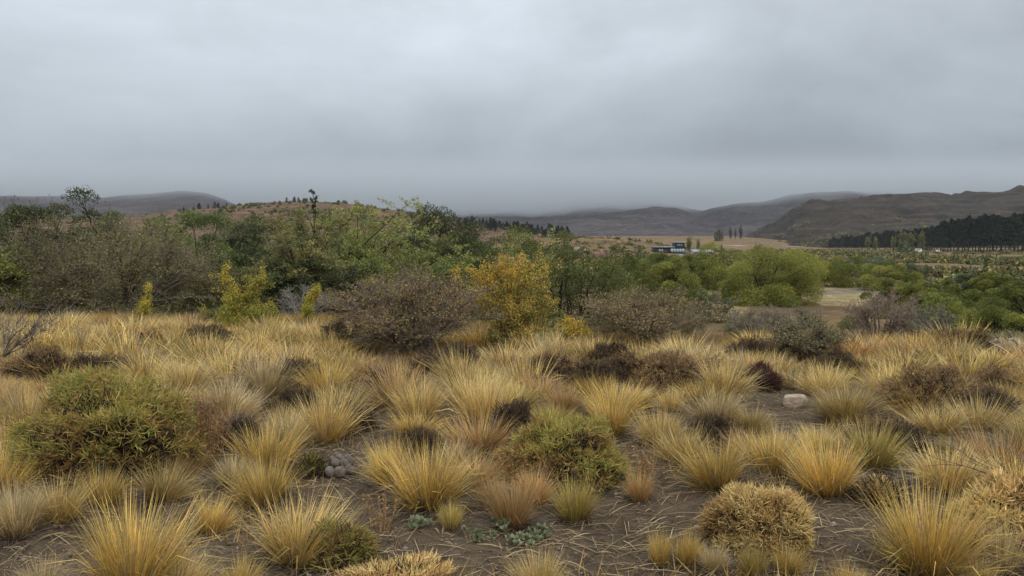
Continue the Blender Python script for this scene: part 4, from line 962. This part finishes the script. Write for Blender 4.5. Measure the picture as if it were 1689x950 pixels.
bare_branch('thin dead twig lying in front of the right corner cushion', [(1689, 800), (1590, 768), (1630, 790), (1650, 778)], (1650, 835), 703, col=(0.10, 0.085, 0.075))

def stalks(label, px, py, wpx, hpx, n, seed, col, tips=None, name='dry_herb'):
    rng = np.random.default_rng(seed); g = at_ground(px, py); s = g[1] / F; h = hpx * s; w_ = wpx * s
    x = rng.normal(0, w_ * .28, n); y = rng.normal(0, w_ * .25, n); b0 = np.stack([x * .7, y * .7, np.full(n, -.02)], 1)
    E = np.stack([x * 1.2 + rng.normal(0, .03, n), y * 1.2, h * rng.uniform(.5, 1.05, n)], 1); md = (b0 + E) / 2 + rng.normal(0, .01, (n, 3))
    c = np.array(col) * rng.uniform(.7, 1.3, (n, 1))
    root = thing(name, label, 'herb', g, group='dry upright herbs')
    mb = MB(); mb.tubes(bez(b0, md, E, 4), np.array([[.0035, .003, .0025, .0012]]).repeat(n, 0), 3, c); ob('stems', mb.build('stems', M_BARK), root)
    m_ = n * 22; j = rng.integers(0, n, m_); t = rng.uniform(.25, 1, (m_, 1)); P = b0[j] * (1 - t) + E[j] * t
    D = sphere_dirs(rng, m_); D[:, 2] += .7
    fo = MB(); fo.leaves(P, D, rng.uniform(.012, .032, m_), .35, np.array(tips if tips is not None else col) * rng.uniform(.7, 1.3, (m_, 1)), rng); ob('seed_heads', fo.build('seed_heads', M_LEAF), root)['kind'] = 'stuff'
stalks('stand of upright rusty brown herb stalks right of the big green cushion', 335, 772, 70, 128, 60, 711, (0.24, 0.14, 0.065), (0.25, 0.13, 0.06))
stalks('olive upright herb stalks against the right side of the big green cushion', 310, 785, 40, 110, 26, 717, (0.19, 0.18, 0.05), (0.20, 0.19, 0.06))
stalks('single tall dry herb stalk on bare soil left of centre', 632, 880, 22, 78, 7, 712, (0.30, 0.17, 0.07), (0.32, 0.19, 0.08))
stalks('orange brown herb clump right of the bright green topped cushion', 1062, 806, 40, 70, 30, 713, (0.30, 0.18, 0.08))
stalks('dark purple brown herb tuft behind the greyish left tussock', 415, 640, 50, 60, 44, 714, (0.13, 0.08, 0.06))
stalks('reddish herb tuft behind the pale flat stone', 1395, 615, 36, 26, 26, 715, (0.20, 0.09, 0.05))
stalks('orange dry herb in front of the bright green topped cushion', 868, 800, 60, 70, 34, 716, (0.30, 0.15, 0.06))

def rosette(label, px, py, wpx, seed):
    rng = np.random.default_rng(seed); g = at_ground(px, py); w_ = wpx * g[1] / F; mb = MB()
    for q in range(11):
        c = np.array([rng.normal(0, w_ * .26), rng.normal(0, w_ * .26), rng.uniform(0.01, 0.05)]); n = 22
        a = rng.random(n) * 6.28; el = rng.uniform(.1, 1.3, n)
        D = np.stack([np.cos(a) * np.cos(el), np.sin(a) * np.cos(el), np.sin(el)], 1)
        mb.leaves(np.repeat(c[None], n, 0), D, rng.uniform(.022, .04, n), .5, np.array((0.24, 0.26, 0.15)) * rng.uniform(.75, 1.2, (n, 1)), rng)
    o = ob('rosette_plant', mb.build('rosette_plant', M_LEAF), None, g); tag(o, label, 'herb', 'pale rosette plants')
for k, (a, b_, c_, lab) in enumerate([(788, 892, 38, 'pale grey green rosette plant, leftmost of the row on soil'), (822, 876, 34, 'pale rosette plant at the foot of the rusty centre tussock'), (858, 902, 44, 'widest pale rosette plant on the bare soil, bottom centre'), (886, 888, 30, 'small pale rosette plant right of the widest one'), (5, 735, 40, 'pale green leafy plant at the left edge beside the green cushion'), (690, 872, 26, 'tiny pale green plant below the big golden centre tussock')]):
    rosette(lab, a, b_, c_, 730 + k)

# ------------------------------------------------------------------ background vegetation (copies share meshes)
def blob_mesh(seed, n, ls, pal, flat=0.8):
    rng = np.random.default_rng(seed); d = sphere_dirs(rng, n); d[:, 2] = np.abs(d[:, 2])
    P = d * lump(d, seed, 0.3)[:, None] * (rng.random((n, 1)) ** 0.4) * np.array([1, 1, 1.0])
    pal = np.array(pal); col = pal[rng.integers(0, len(pal), n)] * rng.uniform(.7, 1.25, (n, 1))
    mb = MB(); mb.leaves(P, sphere_dirs(rng, n) + np.array([0, 0, .3]), ls * rng.uniform(.6, 1.4, n), .6, col, rng)
    return mb.build('foliage', M_NEEDLE)
BL = [blob_mesh(800 + k, 220, 0.42, p_) for k, p_ in enumerate([GRN, DRK, WIG, OLV, DRK])]
HEA = [blob_mesh(820 + k, 160, 0.45, p_) for k, p_ in enumerate([BRN, OLV, [(0.09, 0.06, 0.04), (0.13, 0.085, 0.05)]])]

# bushes on the brown hill
rs = np.random.default_rng(8)
nb = 0
while nb < 260:
    px = rs.uniform(240, 700); t_ = rs.uniform(0.45, 0.99)
    if vnoise(px * 0.02, t_ * 6, 3) < 0.42 and rs.random() < .7: continue
    p = hill_h(px, t_); s_ = rs.uniform(0.8, 2.2)
    o = ob('hill_bush', BL[1 if rs.random() < .6 else 4], None, p - np.array([0, 0, .2]), (0, 0, rs.uniform(0, 6)), (s_, s_, s_ * rs.uniform(0.9, 1.6)))
    tag(o, 'small dark bush dotted over the brown hillside behind the thicket', 'bush', 'bushes dotted on the brown hill'); nb += 1

# conifers
def conifer_meshes(seed, levels=15, per=7, bottom=0.16, rbase=0.24, pal=((0.016, 0.024, 0.017), (0.024, 0.036, 0.022), (0.036, 0.048, 0.028)), taper=0.8):
    rng = np.random.default_rng(seed); tr = MB()
    tr.tubes(np.array([[(0, 0, -.02), (0.004, 0, .3), (0, 0.004, .65), (0, 0, .97)]]), np.array([[.016, .013, .009, .002]]), 6, (0.06, 0.045, 0.036))
    mb = MB(); pal = np.array(pal)
    for q in range(levels):
        f = q / (levels - 1); z = bottom + (0.96 - bottom) * f; r_ = rbase * (1 - f) ** taper * rng.uniform(.75, 1.15) + 0.015
        if q == 0: r_ *= .7
        a = rng.random(per) * 6.28
        for k in range(per):
            m_ = 9; t = rng.uniform(.15, 1, m_) * r_ * rng.uniform(.75, 1.2)
            P = np.stack([np.cos(a[k]) * t, np.sin(a[k]) * t, z + t * .25 - t * t * 1.2 + rng.normal(0, .01, m_)], 1)
            D = np.stack([np.full(m_, np.cos(a[k])), np.full(m_, np.sin(a[k])), rng.normal(0.2, .4, m_)], 1) + rng.normal(0, .5, (m_, 3))
            mb.leaves(P, D, rng.uniform(.035, .075, m_), .55, pal[rng.integers(0, 3)] * rng.uniform(.7, 1.25, (m_, 1)), rng)
    return tr.build('trunk', M_BARK), mb.build('crown', M_NEEDLE)
CON = [conifer_meshes(850 + k) for k in range(3)]
PIN = [conifer_meshes(860 + k, 16, 9, .20, .25, taper=.55) for k in range(4)]
POP = []
for k in range(3):
    a, b_ = plant_meshes(880 + k, .34, .34, 1.0, .06, nclump=50, nleaf=2600, lsize=.035, pal=[(0.15, 0.16, 0.05), (0.22, 0.21, 0.06)] if k < 2 else [(0.06, 0.066, 0.045), (0.085, 0.09, 0.06)], barkcol=BR, stems=1, clump_r=.10, twigs=5, twig_r=.003, stem_r=.014, upward=1.2, lumpy=.2, flat=1.4)
    POP.append((a, b_))
def place_tree(name, label, group, meshes, x, y, z, h, wscale=1.0):
    e = thing(name, label, 'tree', (x, y, z - 0.1), (0, 0, rs.uniform(0, 6.28)), (h * wscale, h * wscale, h), group)
    ob('trunk', meshes[0], e); ob('crown', meshes[1], e); return e
def top_at(px, top, Y):
    p = at_depth(px, top, Y); z = float(gz(p[0], Y)); return p[0], z, p[2] - z

# pine plantation on the right: front row with bare trunks, then rows running back to the left
k = 0
for px in np.arange(1552, 1740, 9.0):
    for row in range(2):
        Y = 590 + row * 14 + rs.uniform(-4, 4); q = px + row * 4.5 + rs.uniform(-2, 2)
        x, z, h = top_at(q, np.interp(q, [1550, 1580, 1640, 1689], [368, 362, 355, 353]) + rs.uniform(-5, 5), Y)
        place_tree('pine_tree', 'tall dark pine in the dense plantation at right', 'tall pines of the right plantation', PIN[k % 4], x, Y, z, h, 0.95); k += 1
for px in np.arange(1368, 1560, 7.5):
    for row in range(2):
        Y = np.interp(px, [1368, 1560], [820, 640]) + row * 16 + rs.uniform(-4, 4); q = px + row * 3 + rs.uniform(-2, 2)
        x, z, h = top_at(q, np.interp(q, [1365, 1400, 1440, 1500, 1560], [393, 390, 384, 379, 372]) + rs.uniform(-3, 3), Y)
        place_tree('pine_tree', 'lower dark pine in the row stretching left of the tall plantation', 'lower pines left of the plantation', PIN[k % 4], x, Y, z, h, 1.0); k += 1
for (px, top, Y, ws, pk, lab) in [(1432, 389, 640, 1.0, 0, 'pale green poplar, leftmost before the dark pines'), (1444, 391, 640, .9, 1, 'pale green poplar, second from left before the dark pines'), (1474, 388, 625, .9, 0, 'slim pale poplar in the middle before the dark pines'),
        (1489, 380, 622, 1.1, 1, 'tallest pale poplar before the dark pines'), (1503, 382, 622, 1.1, 0, 'broad pale poplar right of the tallest one'), (1521, 382, 612, .95, 1, 'yellowish poplar nearest the tall pines'),
        (1137, 388, 400, .8, 0, 'green poplar right behind the house'), (1152, 394, 400, .75, 1, 'slim poplar, second one right of the house'), (1175, 398, 410, .85, 0, 'yellowish poplar, third one right of the house'), (1251, 400, 300, 1.2, 0, 'small pale tree above the largest willow'),
        (1205, 374, 1050, .75, 2, 'dark far poplar, leftmost of three on the rise'), (1213, 377, 1060, .6, 2, 'thin dark far poplar, middle of three on the rise'), (1222, 371, 1050, .75, 2, 'dark far poplar, rightmost of three on the rise'), (1190, 402, 405, .8, 1, 'small poplar, fourth one right of the house')]:
    x, z, h = top_at(px, top, Y); place_tree('poplar_tree', lab, None, POP[pk], x, Y, z, h, ws)
x, z, h = top_at(1186, 379, 1000)
tag(ob('round_tree', BL[4], None, (x, 1000, z), (0, 0, 0), (5.5, 5.5, h)), 'lone dark round tree left of the far poplars', 'tree')
x, z, h = top_at(1490, 401, 600)
tag(ob('round_bush', BL[2], None, (x, 600, z), (0, 0, 0), (5, 5, h)), 'pale round bush at the foot of the pale poplars', 'bush')
# small conifers on the shoulder of the brown hill
for k in range(110):
    if k < 55: px = rs.uniform(765, 860); top_ = np.interp(px, [765, 860], [366, 376]) + rs.uniform(0, 10); Y = rs.uniform(560, 640)
    else: px = rs.uniform(848, 935); top_ = np.interp(px, [848, 935], [369, 383]) + rs.uniform(0, 5); Y = rs.uniform(700, 740)
    t_ = rs.uniform(.72, .99); p = hill_h(px, t_); gzv = max(float(p[2]), float(gz(p[0], p[1])))
    h = rs.uniform(5, 9)
    place_tree('young_conifer', 'young dark conifer on the low ridge left of the valley', 'young conifers on the low ridge', CON[k % 3], p[0], p[1], gzv - .3, h, 1.5)
for k in range(16):
    px = rs.uniform(300, 380) if k < 9 else rs.uniform(470, 515); p = hill_h(px, rs.uniform(.86, .99))
    place_tree('hill_conifer', 'dark conifer in a clump near the crest of the brown hill', 'conifers on the brown hill crest', CON[k % 3], p[0], p[1], p[2] - .3, rs.uniform(4, 7), 1.4)

# scrub on the knoll and valley floor: the largest ones as individuals, the rest as one mass
def scatter_xy(n):
    res = []
    while len(res) < n:
        Y = math.exp(rs.uniform(math.log(130), math.log(760))); px = rs.uniform(760, 1700); x = (px - CX) / F * Y
        if vnoise(x * .03, Y * .012, 91) < .40: continue
        if px > 1340 and px < 1500 and 95 < Y < 200: continue
        if 1070 < px < 1200 and 370 < Y < 410: continue
        res.append((x, Y))
    return sorted(res, key=lambda q: q[1])
pts = scatter_xy(3400)
for k, (x, Y) in enumerate(pts[:290]):
    s_ = rs.uniform(.7, 1.7); z = float(gz(x, Y))
    o = ob('scrub_bush', (BL + HEA)[rs.integers(0, 8)], None, (x, Y, z - .15), (0, 0, rs.uniform(0, 6.28)), (s_ * 1.3, s_ * 1.3, s_ * .85))
    tag(o, 'low dark scrub bush on the dry valley floor beyond the willows', 'bush', 'scrub bushes on the valley floor')
mb = MB(); rng = np.random.default_rng(99)
for (x, Y) in pts[290:]:
    n = 34; s_ = rng.uniform(.6, 1.9); d = sphere_dirs(rng, n); d[:, 2] = np.abs(d[:, 2])
    P = d * np.array([1.3, 1.3, .8]) * s_ * rng.random((n, 1)) ** .4 + np.array([x, Y, float(gz(x, Y)) - .1])
    pal = np.array([(DRK, DRK, OLV, BRN, BRN, BRN)[rng.integers(0, 6)]])[0] * .75
    mb.leaves(P, sphere_dirs(rng, n), s_ * .7 * rng.uniform(.6, 1.4, n), .6, pal[rng.integers(0, 3, n)] * rng.uniform(.7, 1.2, (n, 1)), rng)
o = ob('distant_scrub', mb.build('distant_scrub', M_NEEDLE)); o['kind'] = 'stuff'; tag(o, 'distant low scrub covering the knoll and the far valley floor', 'scrub')
# scrub on the lower slope of the mesa
mb = MB()
for k in range(900):
    px = rng.uniform(1240, 1700); t_ = rng.random() ** 1.6 * .55
    if vnoise(px * .02, t_ * 14, 7) < .45: continue
    p = mesa_h(px, t_); n = 16; s_ = rng.uniform(1.5, 4.5); d = sphere_dirs(rng, n); d[:, 2] = np.abs(d[:, 2])
    mb.leaves(p + d * np.array([1.5, 1.2, .7]) * s_ * rng.random((n, 1)) ** .4, sphere_dirs(rng, n), s_ * .8, .6, np.array([DRK, OLV, GRN][rng.integers(0, 3)])[rng.integers(0, 3, n)], rng)
o = ob('mesa_scrub', mb.build('mesa_scrub', M_NEEDLE)); o['kind'] = 'stuff'; tag(o, 'dark green scrub on the lower slope of the right mesa', 'scrub')

# sandy track and pale meadow in the valley
def patch(name, pts_px, mat, lift):
    V = []
    for a, b_ in pts_px:
        p = at_ground(a, b_); V.append(p)
    V = np.array(V); n = len(V); c = V.mean(0); rings = [c[None] + (V - c) * f for f in np.linspace(.05, 1, 9)]
    W = np.concatenate(rings); W[:, 2] = gz(W[:, 0], W[:, 1]) + lift
    i = np.arange(9 * n).reshape(9, n); f = np.stack([i[:-1], np.roll(i[:-1], -1, 1), np.roll(i[1:], -1, 1), i[1:]], -1).reshape(-1, 4)
    o = ob(name, mesh(name, W, [f], mat, smooth=True)); o['kind'] = 'structure'; return o
M_MEAD = hill_mat('dry_meadow', (0.42, 0.32, 0.15), (0.50, 0.40, 0.21), (0.34, 0.27, 0.13), (0.48, 0.38, 0.22), .08, .6, (.5, .65))
M_TRK = hill_mat('sandy_track', (0.34, 0.28, 0.22), (0.42, 0.35, 0.28), (0.28, 0.23, 0.18), (0.45, 0.38, 0.31), .1, .8, (.5, .65))
M_RIV = hill_mat('gravel_bed', (0.27, 0.22, 0.195), (0.34, 0.28, 0.24), (0.24, 0.19, 0.16), (0.38, 0.32, 0.28), .02, .1, (.5, .65))
patch('meadow', [(1330, 472), (1360, 466), (1420, 467), (1480, 472), (1520, 480), (1510, 496), (1440, 506), (1360, 505), (1320, 492)], M_MEAD, .02)
patch('track', [(1330, 480), (1400, 477), (1490, 478), (1530, 481), (1525, 486), (1480, 485), (1400, 484), (1335, 486)], M_TRK, .03)
patch('clearing', [(1115, 492), (1150, 486), (1225, 492), (1240, 505), (1215, 525), (1150, 528), (1110, 512)], M_MEAD, .02)
patch('gravel_bed', [(1180, 404.5), (1260, 402.8), (1360, 404.5), (1380, 407), (1300, 406.5), (1220, 406)], M_RIV, .03)

# ------------------------------------------------------------------ buildings, vehicles, posts
M_WALL = plain_mat('dark_plum_cladding', (0.060, 0.038, 0.040), .7, 1.5)
M_BLUE = plain_mat('dark_teal_cladding', (0.035, 0.055, 0.070), .6, 1.5)
M_ROOF = plain_mat('pale_metal_roof', (0.24, 0.26, 0.26), .45, .8)
M_GLASS = plain_mat('window_glass', (0.34, 0.42, 0.46), .12, .4, .1, .6)
M_FRAME = plain_mat('dark_frame', (0.04, 0.04, 0.045), .5)
M_WHITE = plain_mat('white_paint', (0.58, 0.59, 0.57), .4, 1.0, .05)
M_RUIN = plain_mat('pale_plaster', (0.30, 0.25, 0.21), .9, .7, .3)
M_PINK = plain_mat('faded_pink_wall', (0.22, 0.125, 0.10), .9, .7, .3)
M_WOOD = plain_mat('weathered_wood', (0.20, 0.17, 0.14), .9, 6.0, .3)
M_BLACK = plain_mat('black_rubber', (0.02, 0.02, 0.02), .7)
def bx(name, parent, mat, *b):
    mb = MB(); mb.box(*b); return ob(name, mb.build(name, mat), parent)

HY = 395.0; hp = at_depth(1104.5, 418, HY); hz = hp[2]; gh = float(gz(hp[0], HY))
house = thing('house', 'modern dark two storey house with flat pale roofs beyond the willows', 'house', (hp[0], HY, min(gh, hz)))
zb = hz - min(gh, hz)
u = HY / F
X = lambda px: (px - 1104.5) * u
bx('plinth', house, M_WALL, X(1079) + .1, X(1129.5), .2, 7.8, -1.5, zb)
wl = bx('wing_wall', house, M_WALL, X(1079), X(1104), 0, 8, zb, zb + 3.0)
lo = bx('lower_storey', house, M_BLUE, X(1104) + .003, X(1130), -.3, 8, zb, zb + 3.0)
up = bx('upper_storey', house, M_BLUE, X(1113), X(1129.5), .2, 7, zb + 3.3, zb + 5.3)
bx('wing_roof', house, M_ROOF, X(1078), X(1112.9), -.8, 8.6, zb + 3.003, zb + 3.55)
bx('lower_roof', house, M_FRAME, X(1112.95), X(1131), -.9, 8.6, zb + 3.003, zb + 3.297)
bx('upper_roof', house, M_ROOF, X(1112), X(1130.6), -.8, 7.8, zb + 5.303, zb + 5.95)
for a, b_, z0, z1, y_, par in [(1086.5, 1089.5, .9, 2.2, -.04, wl), (1090.5, 1093.5, .9, 2.2, -.04, wl)] + [(1106 + 4.6 * q, 1110.2 + 4.6 * q, .5, 2.5, -.34, lo) for q in range(5)] + [(1116.5 + 3.2 * q, 1119.3 + 3.2 * q, 3.75, 4.95, .16, up) for q in range(3)]:
    wn = bx('window', house, M_FRAME, X(a) - .08, X(b_) + .08, y_, y_ + .03, zb + z0 - .08, zb + z1 + .08)
    bx('pane', wn, M_GLASS, X(a), X(b_), y_ - .02, y_ - .003, zb + z0, zb + z1)
for q in (1134, 1139, 1144): bx('terrace_post', house, M_FRAME, X(q), X(q) + .15, 0, .15, -1.5, zb + 2.2)
bx('terrace_beam', house, M_FRAME, X(1130.1), X(1145), 0, .2, zb + 2.203, zb + 2.45)
bx('deck', house, M_WOOD, X(1130.1), X(1145), .3, 5, -1.5, zb + .2)

def shed(label, x0, x1, ptop, pbot, Y, roofmat):
    p = at_depth((x0 + x1) / 2, pbot, Y); g_ = float(gz(p[0], Y)); u_ = Y / F; hw = (x1 - x0) * u_ / 2
    h0 = at_depth(x0, pbot, Y)[2] - g_; h1 = at_depth(x0, ptop, Y)[2] - g_
    e = thing('shed', label, 'shed', (p[0], Y, g_))
    bx('wall', e, M_RUIN, -hw + .3, hw - .3, .3, 4.5, -.5, h0)
    mb = MB(); mb.add([(-hw, -.3, h0), (hw, -.3, h0), (hw, 5, h1 + .4), (-hw, 5, h1 + .4), (-hw, -.3, h0 + .25), (hw, -.3, h0 + .25), (hw, 5, h1 + .65), (-hw, 5, h1 + .65)], [np.array([(0, 3, 2, 1), (4, 5, 6, 7), (0, 1, 5, 4), (1, 2, 6, 5), (2, 3, 7, 6), (3, 0, 4, 7)])])
    ob('roof', mb.build('roof', roofmat), e)
shed('long low shed with pale roof right of the dark house', 1143, 1179, 413.5, 416.5, 372, M_ROOF)
shed('small shed roof showing white among the willow tops', 1122, 1141, 422.5, 425.5, 300, M_ROOF)

RY = 330.0; rp = at_depth(962, 418, RY); rg = float(gz(rp[0], RY)); ru = RY / F; rt = at_depth(962, 408, RY)[2] - rg
ruin = thing('ruined_house', 'pale roofless ruined walls with dark doorway left of the knoll scrub', 'ruin', (rp[0], RY, rg))
X2 = lambda px: (px - 962) * ru
bx('wall', ruin, M_RUIN, X2(949), X2(956), 0, .4, -.6, rt); bx('wall', ruin, M_RUIN, X2(960), X2(966), 0, .4, -.6, rt * .9); bx('lintel', ruin, M_RUIN, X2(956) + .003, X2(960) - .003, 0, .4, rt * .68, rt * .9)
bx('back_wall', ruin, M_PINK, X2(949), X2(974), 4, 4.4, -.6, rt * .8); bx('side_wall', ruin, M_RUIN, X2(949) - .4, X2(949) - .003, 0, 4.4, -.6, rt * 1.05); bx('wall', ruin, M_PINK, X2(968), X2(974), 0, .4, -.6, rt * .8)
pw = thing('brick_wall', 'low faded pink ruined wall right of the pale ruin', 'wall', (at_depth(1002, 418, RY)[0], RY, float(gz(at_depth(1002, 418, RY)[0], RY))))
X3 = lambda px: (px - 1002) * ru
for k, (a, b_, t_) in enumerate([(978, 988, .55), (989, 996, .8), (997, 1012, .5), (1013, 1030, .35)]): bx('wall_section', pw, M_PINK, X3(a), X3(b_) - .05, 0, .4, -.6, rt * t_ + .2)

def vehicle(label, name, px, py, Y, Ln, Hh, van):
    p = at_depth(px, py, Y); g_ = float(gz(p[0], Y)); e = thing(name, label, 'van' if van else 'car', (p[0], Y, g_ + .02), (0, 0, R(12)))
    Wd = 2.0 if van else 1.75; h = Hh; x0, x1 = -Ln / 2, Ln / 2
    prof = [(x0, .35), (x0 + .05, h * .92), (x0 + .3, h), (x1 - 1.3, h), (x1 - .75, h * .62), (x1 - .05, h * .5), (x1, .35)] if van else [(x0, .35), (x0 + .05, h * .55), (x0 + .5, h * .62), (x0 + 1.0, h), (x1 - 1.9, h), (x1 - 1.15, h * .6), (x1 - .1, h * .5), (x1, .35)]
    n = len(prof); V = [(a, 0, b_) for a, b_ in prof] + [(a, Wd, b_) for a, b_ in prof]
    import bmesh
    bm = bmesh.new(); vs = [bm.verts.new(v) for v in V]
    bm.faces.new(vs[:n]); bm.faces.new(vs[n:][::-1])
    for q in range(n): bm.faces.new((vs[q], vs[n + q], vs[n + (q + 1) % n], vs[(q + 1) % n]))
    bmesh.ops.recalc_face_normals(bm, faces=bm.faces); bmesh.ops.bevel(bm, geom=bm.edges[:], offset=.06, segments=2, affect='EDGES')
    me = bpy.data.meshes.new('body'); bm.to_mesh(me); bm.free(); me.materials.append(M_WHITE); ob('body', me, e)
    for a, b_ in ([(x0 + .4, x0 + 1.5), (x0 + 1.8, x0 + 2.9)] if van else [(x0 + 1.05, x0 + 1.7), (x0 + 1.8, x1 - 2.0)]): bx('window', e, M_FRAME, a, b_, -.02, -.004, h * .66, h * .9)
    for a in (x0 + .85, x1 - .85):
        for yy in (-.03, Wd - .2):
            an = np.linspace(0, 2 * np.pi, 17)[:-1]; ring = np.stack([np.cos(an) * .34 + a, np.zeros(16), np.sin(an) * .34 + .32], 1)
            mb = MB(); mb.add(np.concatenate([ring + [0, yy, 0], ring + [0, yy + .23, 0], [[a, yy, .32], [a, yy + .23, .32]]]), [np.array([(q, (q + 1) % 16, 16 + (q + 1) % 16, 16 + q) for q in range(16)]), np.array([(q, 32, (q + 1) % 16) for q in range(16)] + [(16 + q, 16 + (q + 1) % 16, 33) for q in range(16)])])
            ob('wheel', mb.build('wheel', M_BLACK), e)
vehicle('white camper van parked before the pine plantation', 'camper_van', 1517.5, 413, 560, 5.4, 2.7, True)
vehicle('white car parked right of the camper van by the pines', 'parked_car', 1549, 414, 560, 4.5, 1.65, False)
cp = at_depth(1554, 414, 568); cg = float(gz(cp[0], 568)); can = thing('canopy', 'grey flat canopy on posts behind the white parked car', 'canopy', (cp[0], 568, cg))
bx('roof', can, M_WOOD, -2.8, 2.8, -1.5, 1.5, 2.5, 2.7)
for a in (-2.6, 2.45):
    for b_ in (-1.4, 1.25): bx('post', can, M_WOOD, a, a + .15, b_, b_ + .15, -.3, 2.497)

for k, (px, top, Y, lab) in enumerate([(1356, 497, 17.0, 'thin grey fence post behind the dense grey green shrub'), (1303, 503, 17.5, 'thin grey fence post left of the one behind the grey green shrub'), (1415, 500, 17.5, 'thin grey fence post behind the bare thorny shrub')]):
    p = at_depth(px, top, Y); g_ = float(gz(p[0], Y)); h = p[2] - g_; e = thing('fence_post', lab, 'post', (p[0], Y, g_ - .1), (R(2), R(-2 + k), 0))
    r_ = .03 if Y < 30 else .05
    mb = MB(); mb.tubes(np.array([[(0, 0, -.1), (.005, 0, h * .5), (0, 0, h)]]), np.array([[r_, r_ * .95, r_ * .85]]), 8, (1, 1, 1)); mb.box(-r_ * .5, r_ * .5, -r_ * .5, r_ * .5, h - .01, h + .012); ob('shaft', mb.build('shaft', M_WOOD), e)
    if Y > 30: bx('cap', e, M_WHITE, -.07, .07, -.07, .07, h + .015, h + .16)

# ------------------------------------------------------------------ haze and low cloud
mb = MB(); mb.box(-5300, 5300, -5300, 5300, -14, 330)
hz_m, t, n, l = new_mat('haze_air'); o_ = n('ShaderNodeOutputMaterial'); pv = n('ShaderNodeVolumePrincipled')
pv.inputs['Color'].default_value = (0.80, 0.87, 0.96, 1); pv.inputs['Density'].default_value = 0.000045; pv.inputs['Anisotropy'].default_value = 0.0
l(pv.outputs[0], o_.inputs['Volume'])
ho = ob('haze', mb.build('haze', hz_m)); ho['kind'] = 'stuff'; tag(ho, 'thin blue grey haze filling the valley air', 'haze')

mb = MB(); mb.box(-2300, 2300, 2000, 3900, 90, 300)
cm, t, n, l = new_mat('low_cloud'); o_ = n('ShaderNodeOutputMaterial'); pv = n('ShaderNodeVolumePrincipled')
pv.inputs['Color'].default_value = (0.60, 0.635, 0.67, 1)
g = n('ShaderNodeNewGeometry'); sp = n('ShaderNodeSeparateXYZ'); l(g.outputs['Position'], sp.inputs[0])
mp_ = n('ShaderNodeMapping'); mp_.inputs['Scale'].default_value = (1, .6, 1.6); l(g.outputs['Position'], mp_.inputs[0])
z1 = noise(n, l, mp_.outputs[0], .0022, 4, .6)
# cloud base height varies with the noise
def mth(op, a, b_):
    q = n('ShaderNodeMath'); q.operation = op
    for i_, v in ((0, a), (1, b_)):
        if isinstance(v, (int, float)): q.inputs[i_].default_value = v
        else: l(v, q.inputs[i_])
    return q.outputs[0]
xx = mth('DIVIDE', mth('ADD', sp.outputs[0], 60.0), 500.0)          # the bank hangs lowest over the saddle between the mountains
low = mth('MULTIPLY', mth('POWER', 2.718, mth('MULTIPLY', mth('MULTIPLY', xx, xx), -1.0)), 80.0)
hgt = n('ShaderNodeMath'); hgt.operation = 'MULTIPLY_ADD'; l(z1.outputs[0], hgt.inputs[0]); hgt.inputs[1].default_value = 130.0; xl = mth('DIVIDE', mth('ADD', sp.outputs[0], 1100.0), 420.0)
low = mth('ADD', low, mth('MULTIPLY', mth('POWER', 2.718, mth('MULTIPLY', mth('MULTIPLY', xl, xl), -1.0)), 34.0))
l(mth('ADD', sp.outputs[2], low), hgt.inputs[2])
mrg = n('ShaderNodeMapRange'); mrg.interpolation_type = 'SMOOTHSTEP'; mrg.inputs['From Min'].default_value = 190; mrg.inputs['From Max'].default_value = 270; mrg.inputs['To Min'].default_value = 0; mrg.inputs['To Max'].default_value = .005
l(hgt.outputs[0], mrg.inputs[0])
def fade(src, a, b_):
    q = n('ShaderNodeMapRange'); q.interpolation_type = 'SMOOTHSTEP'; q.inputs['From Min'].default_value = a; q.inputs['From Max'].default_value = b_; l(src, q.inputs[0]); return q.outputs[0]
dens = mrg.outputs[0]
for f_ in (fade(sp.outputs[2], 296, 190), fade(sp.outputs[1], 2010, 2500)):
    q = n('ShaderNodeMath'); q.operation = 'MULTIPLY'; l(dens, q.inputs[0]); l(f_, q.inputs[1]); dens = q.outputs[0]
l(dens, pv.inputs['Density']); l(pv.outputs[0], o_.inputs['Volume'])
co = ob('low_cloud', mb.build('low_cloud', cm)); co['kind'] = 'stuff'; tag(co, 'low grey cloud hiding the tops of the far mountains', 'cloud')
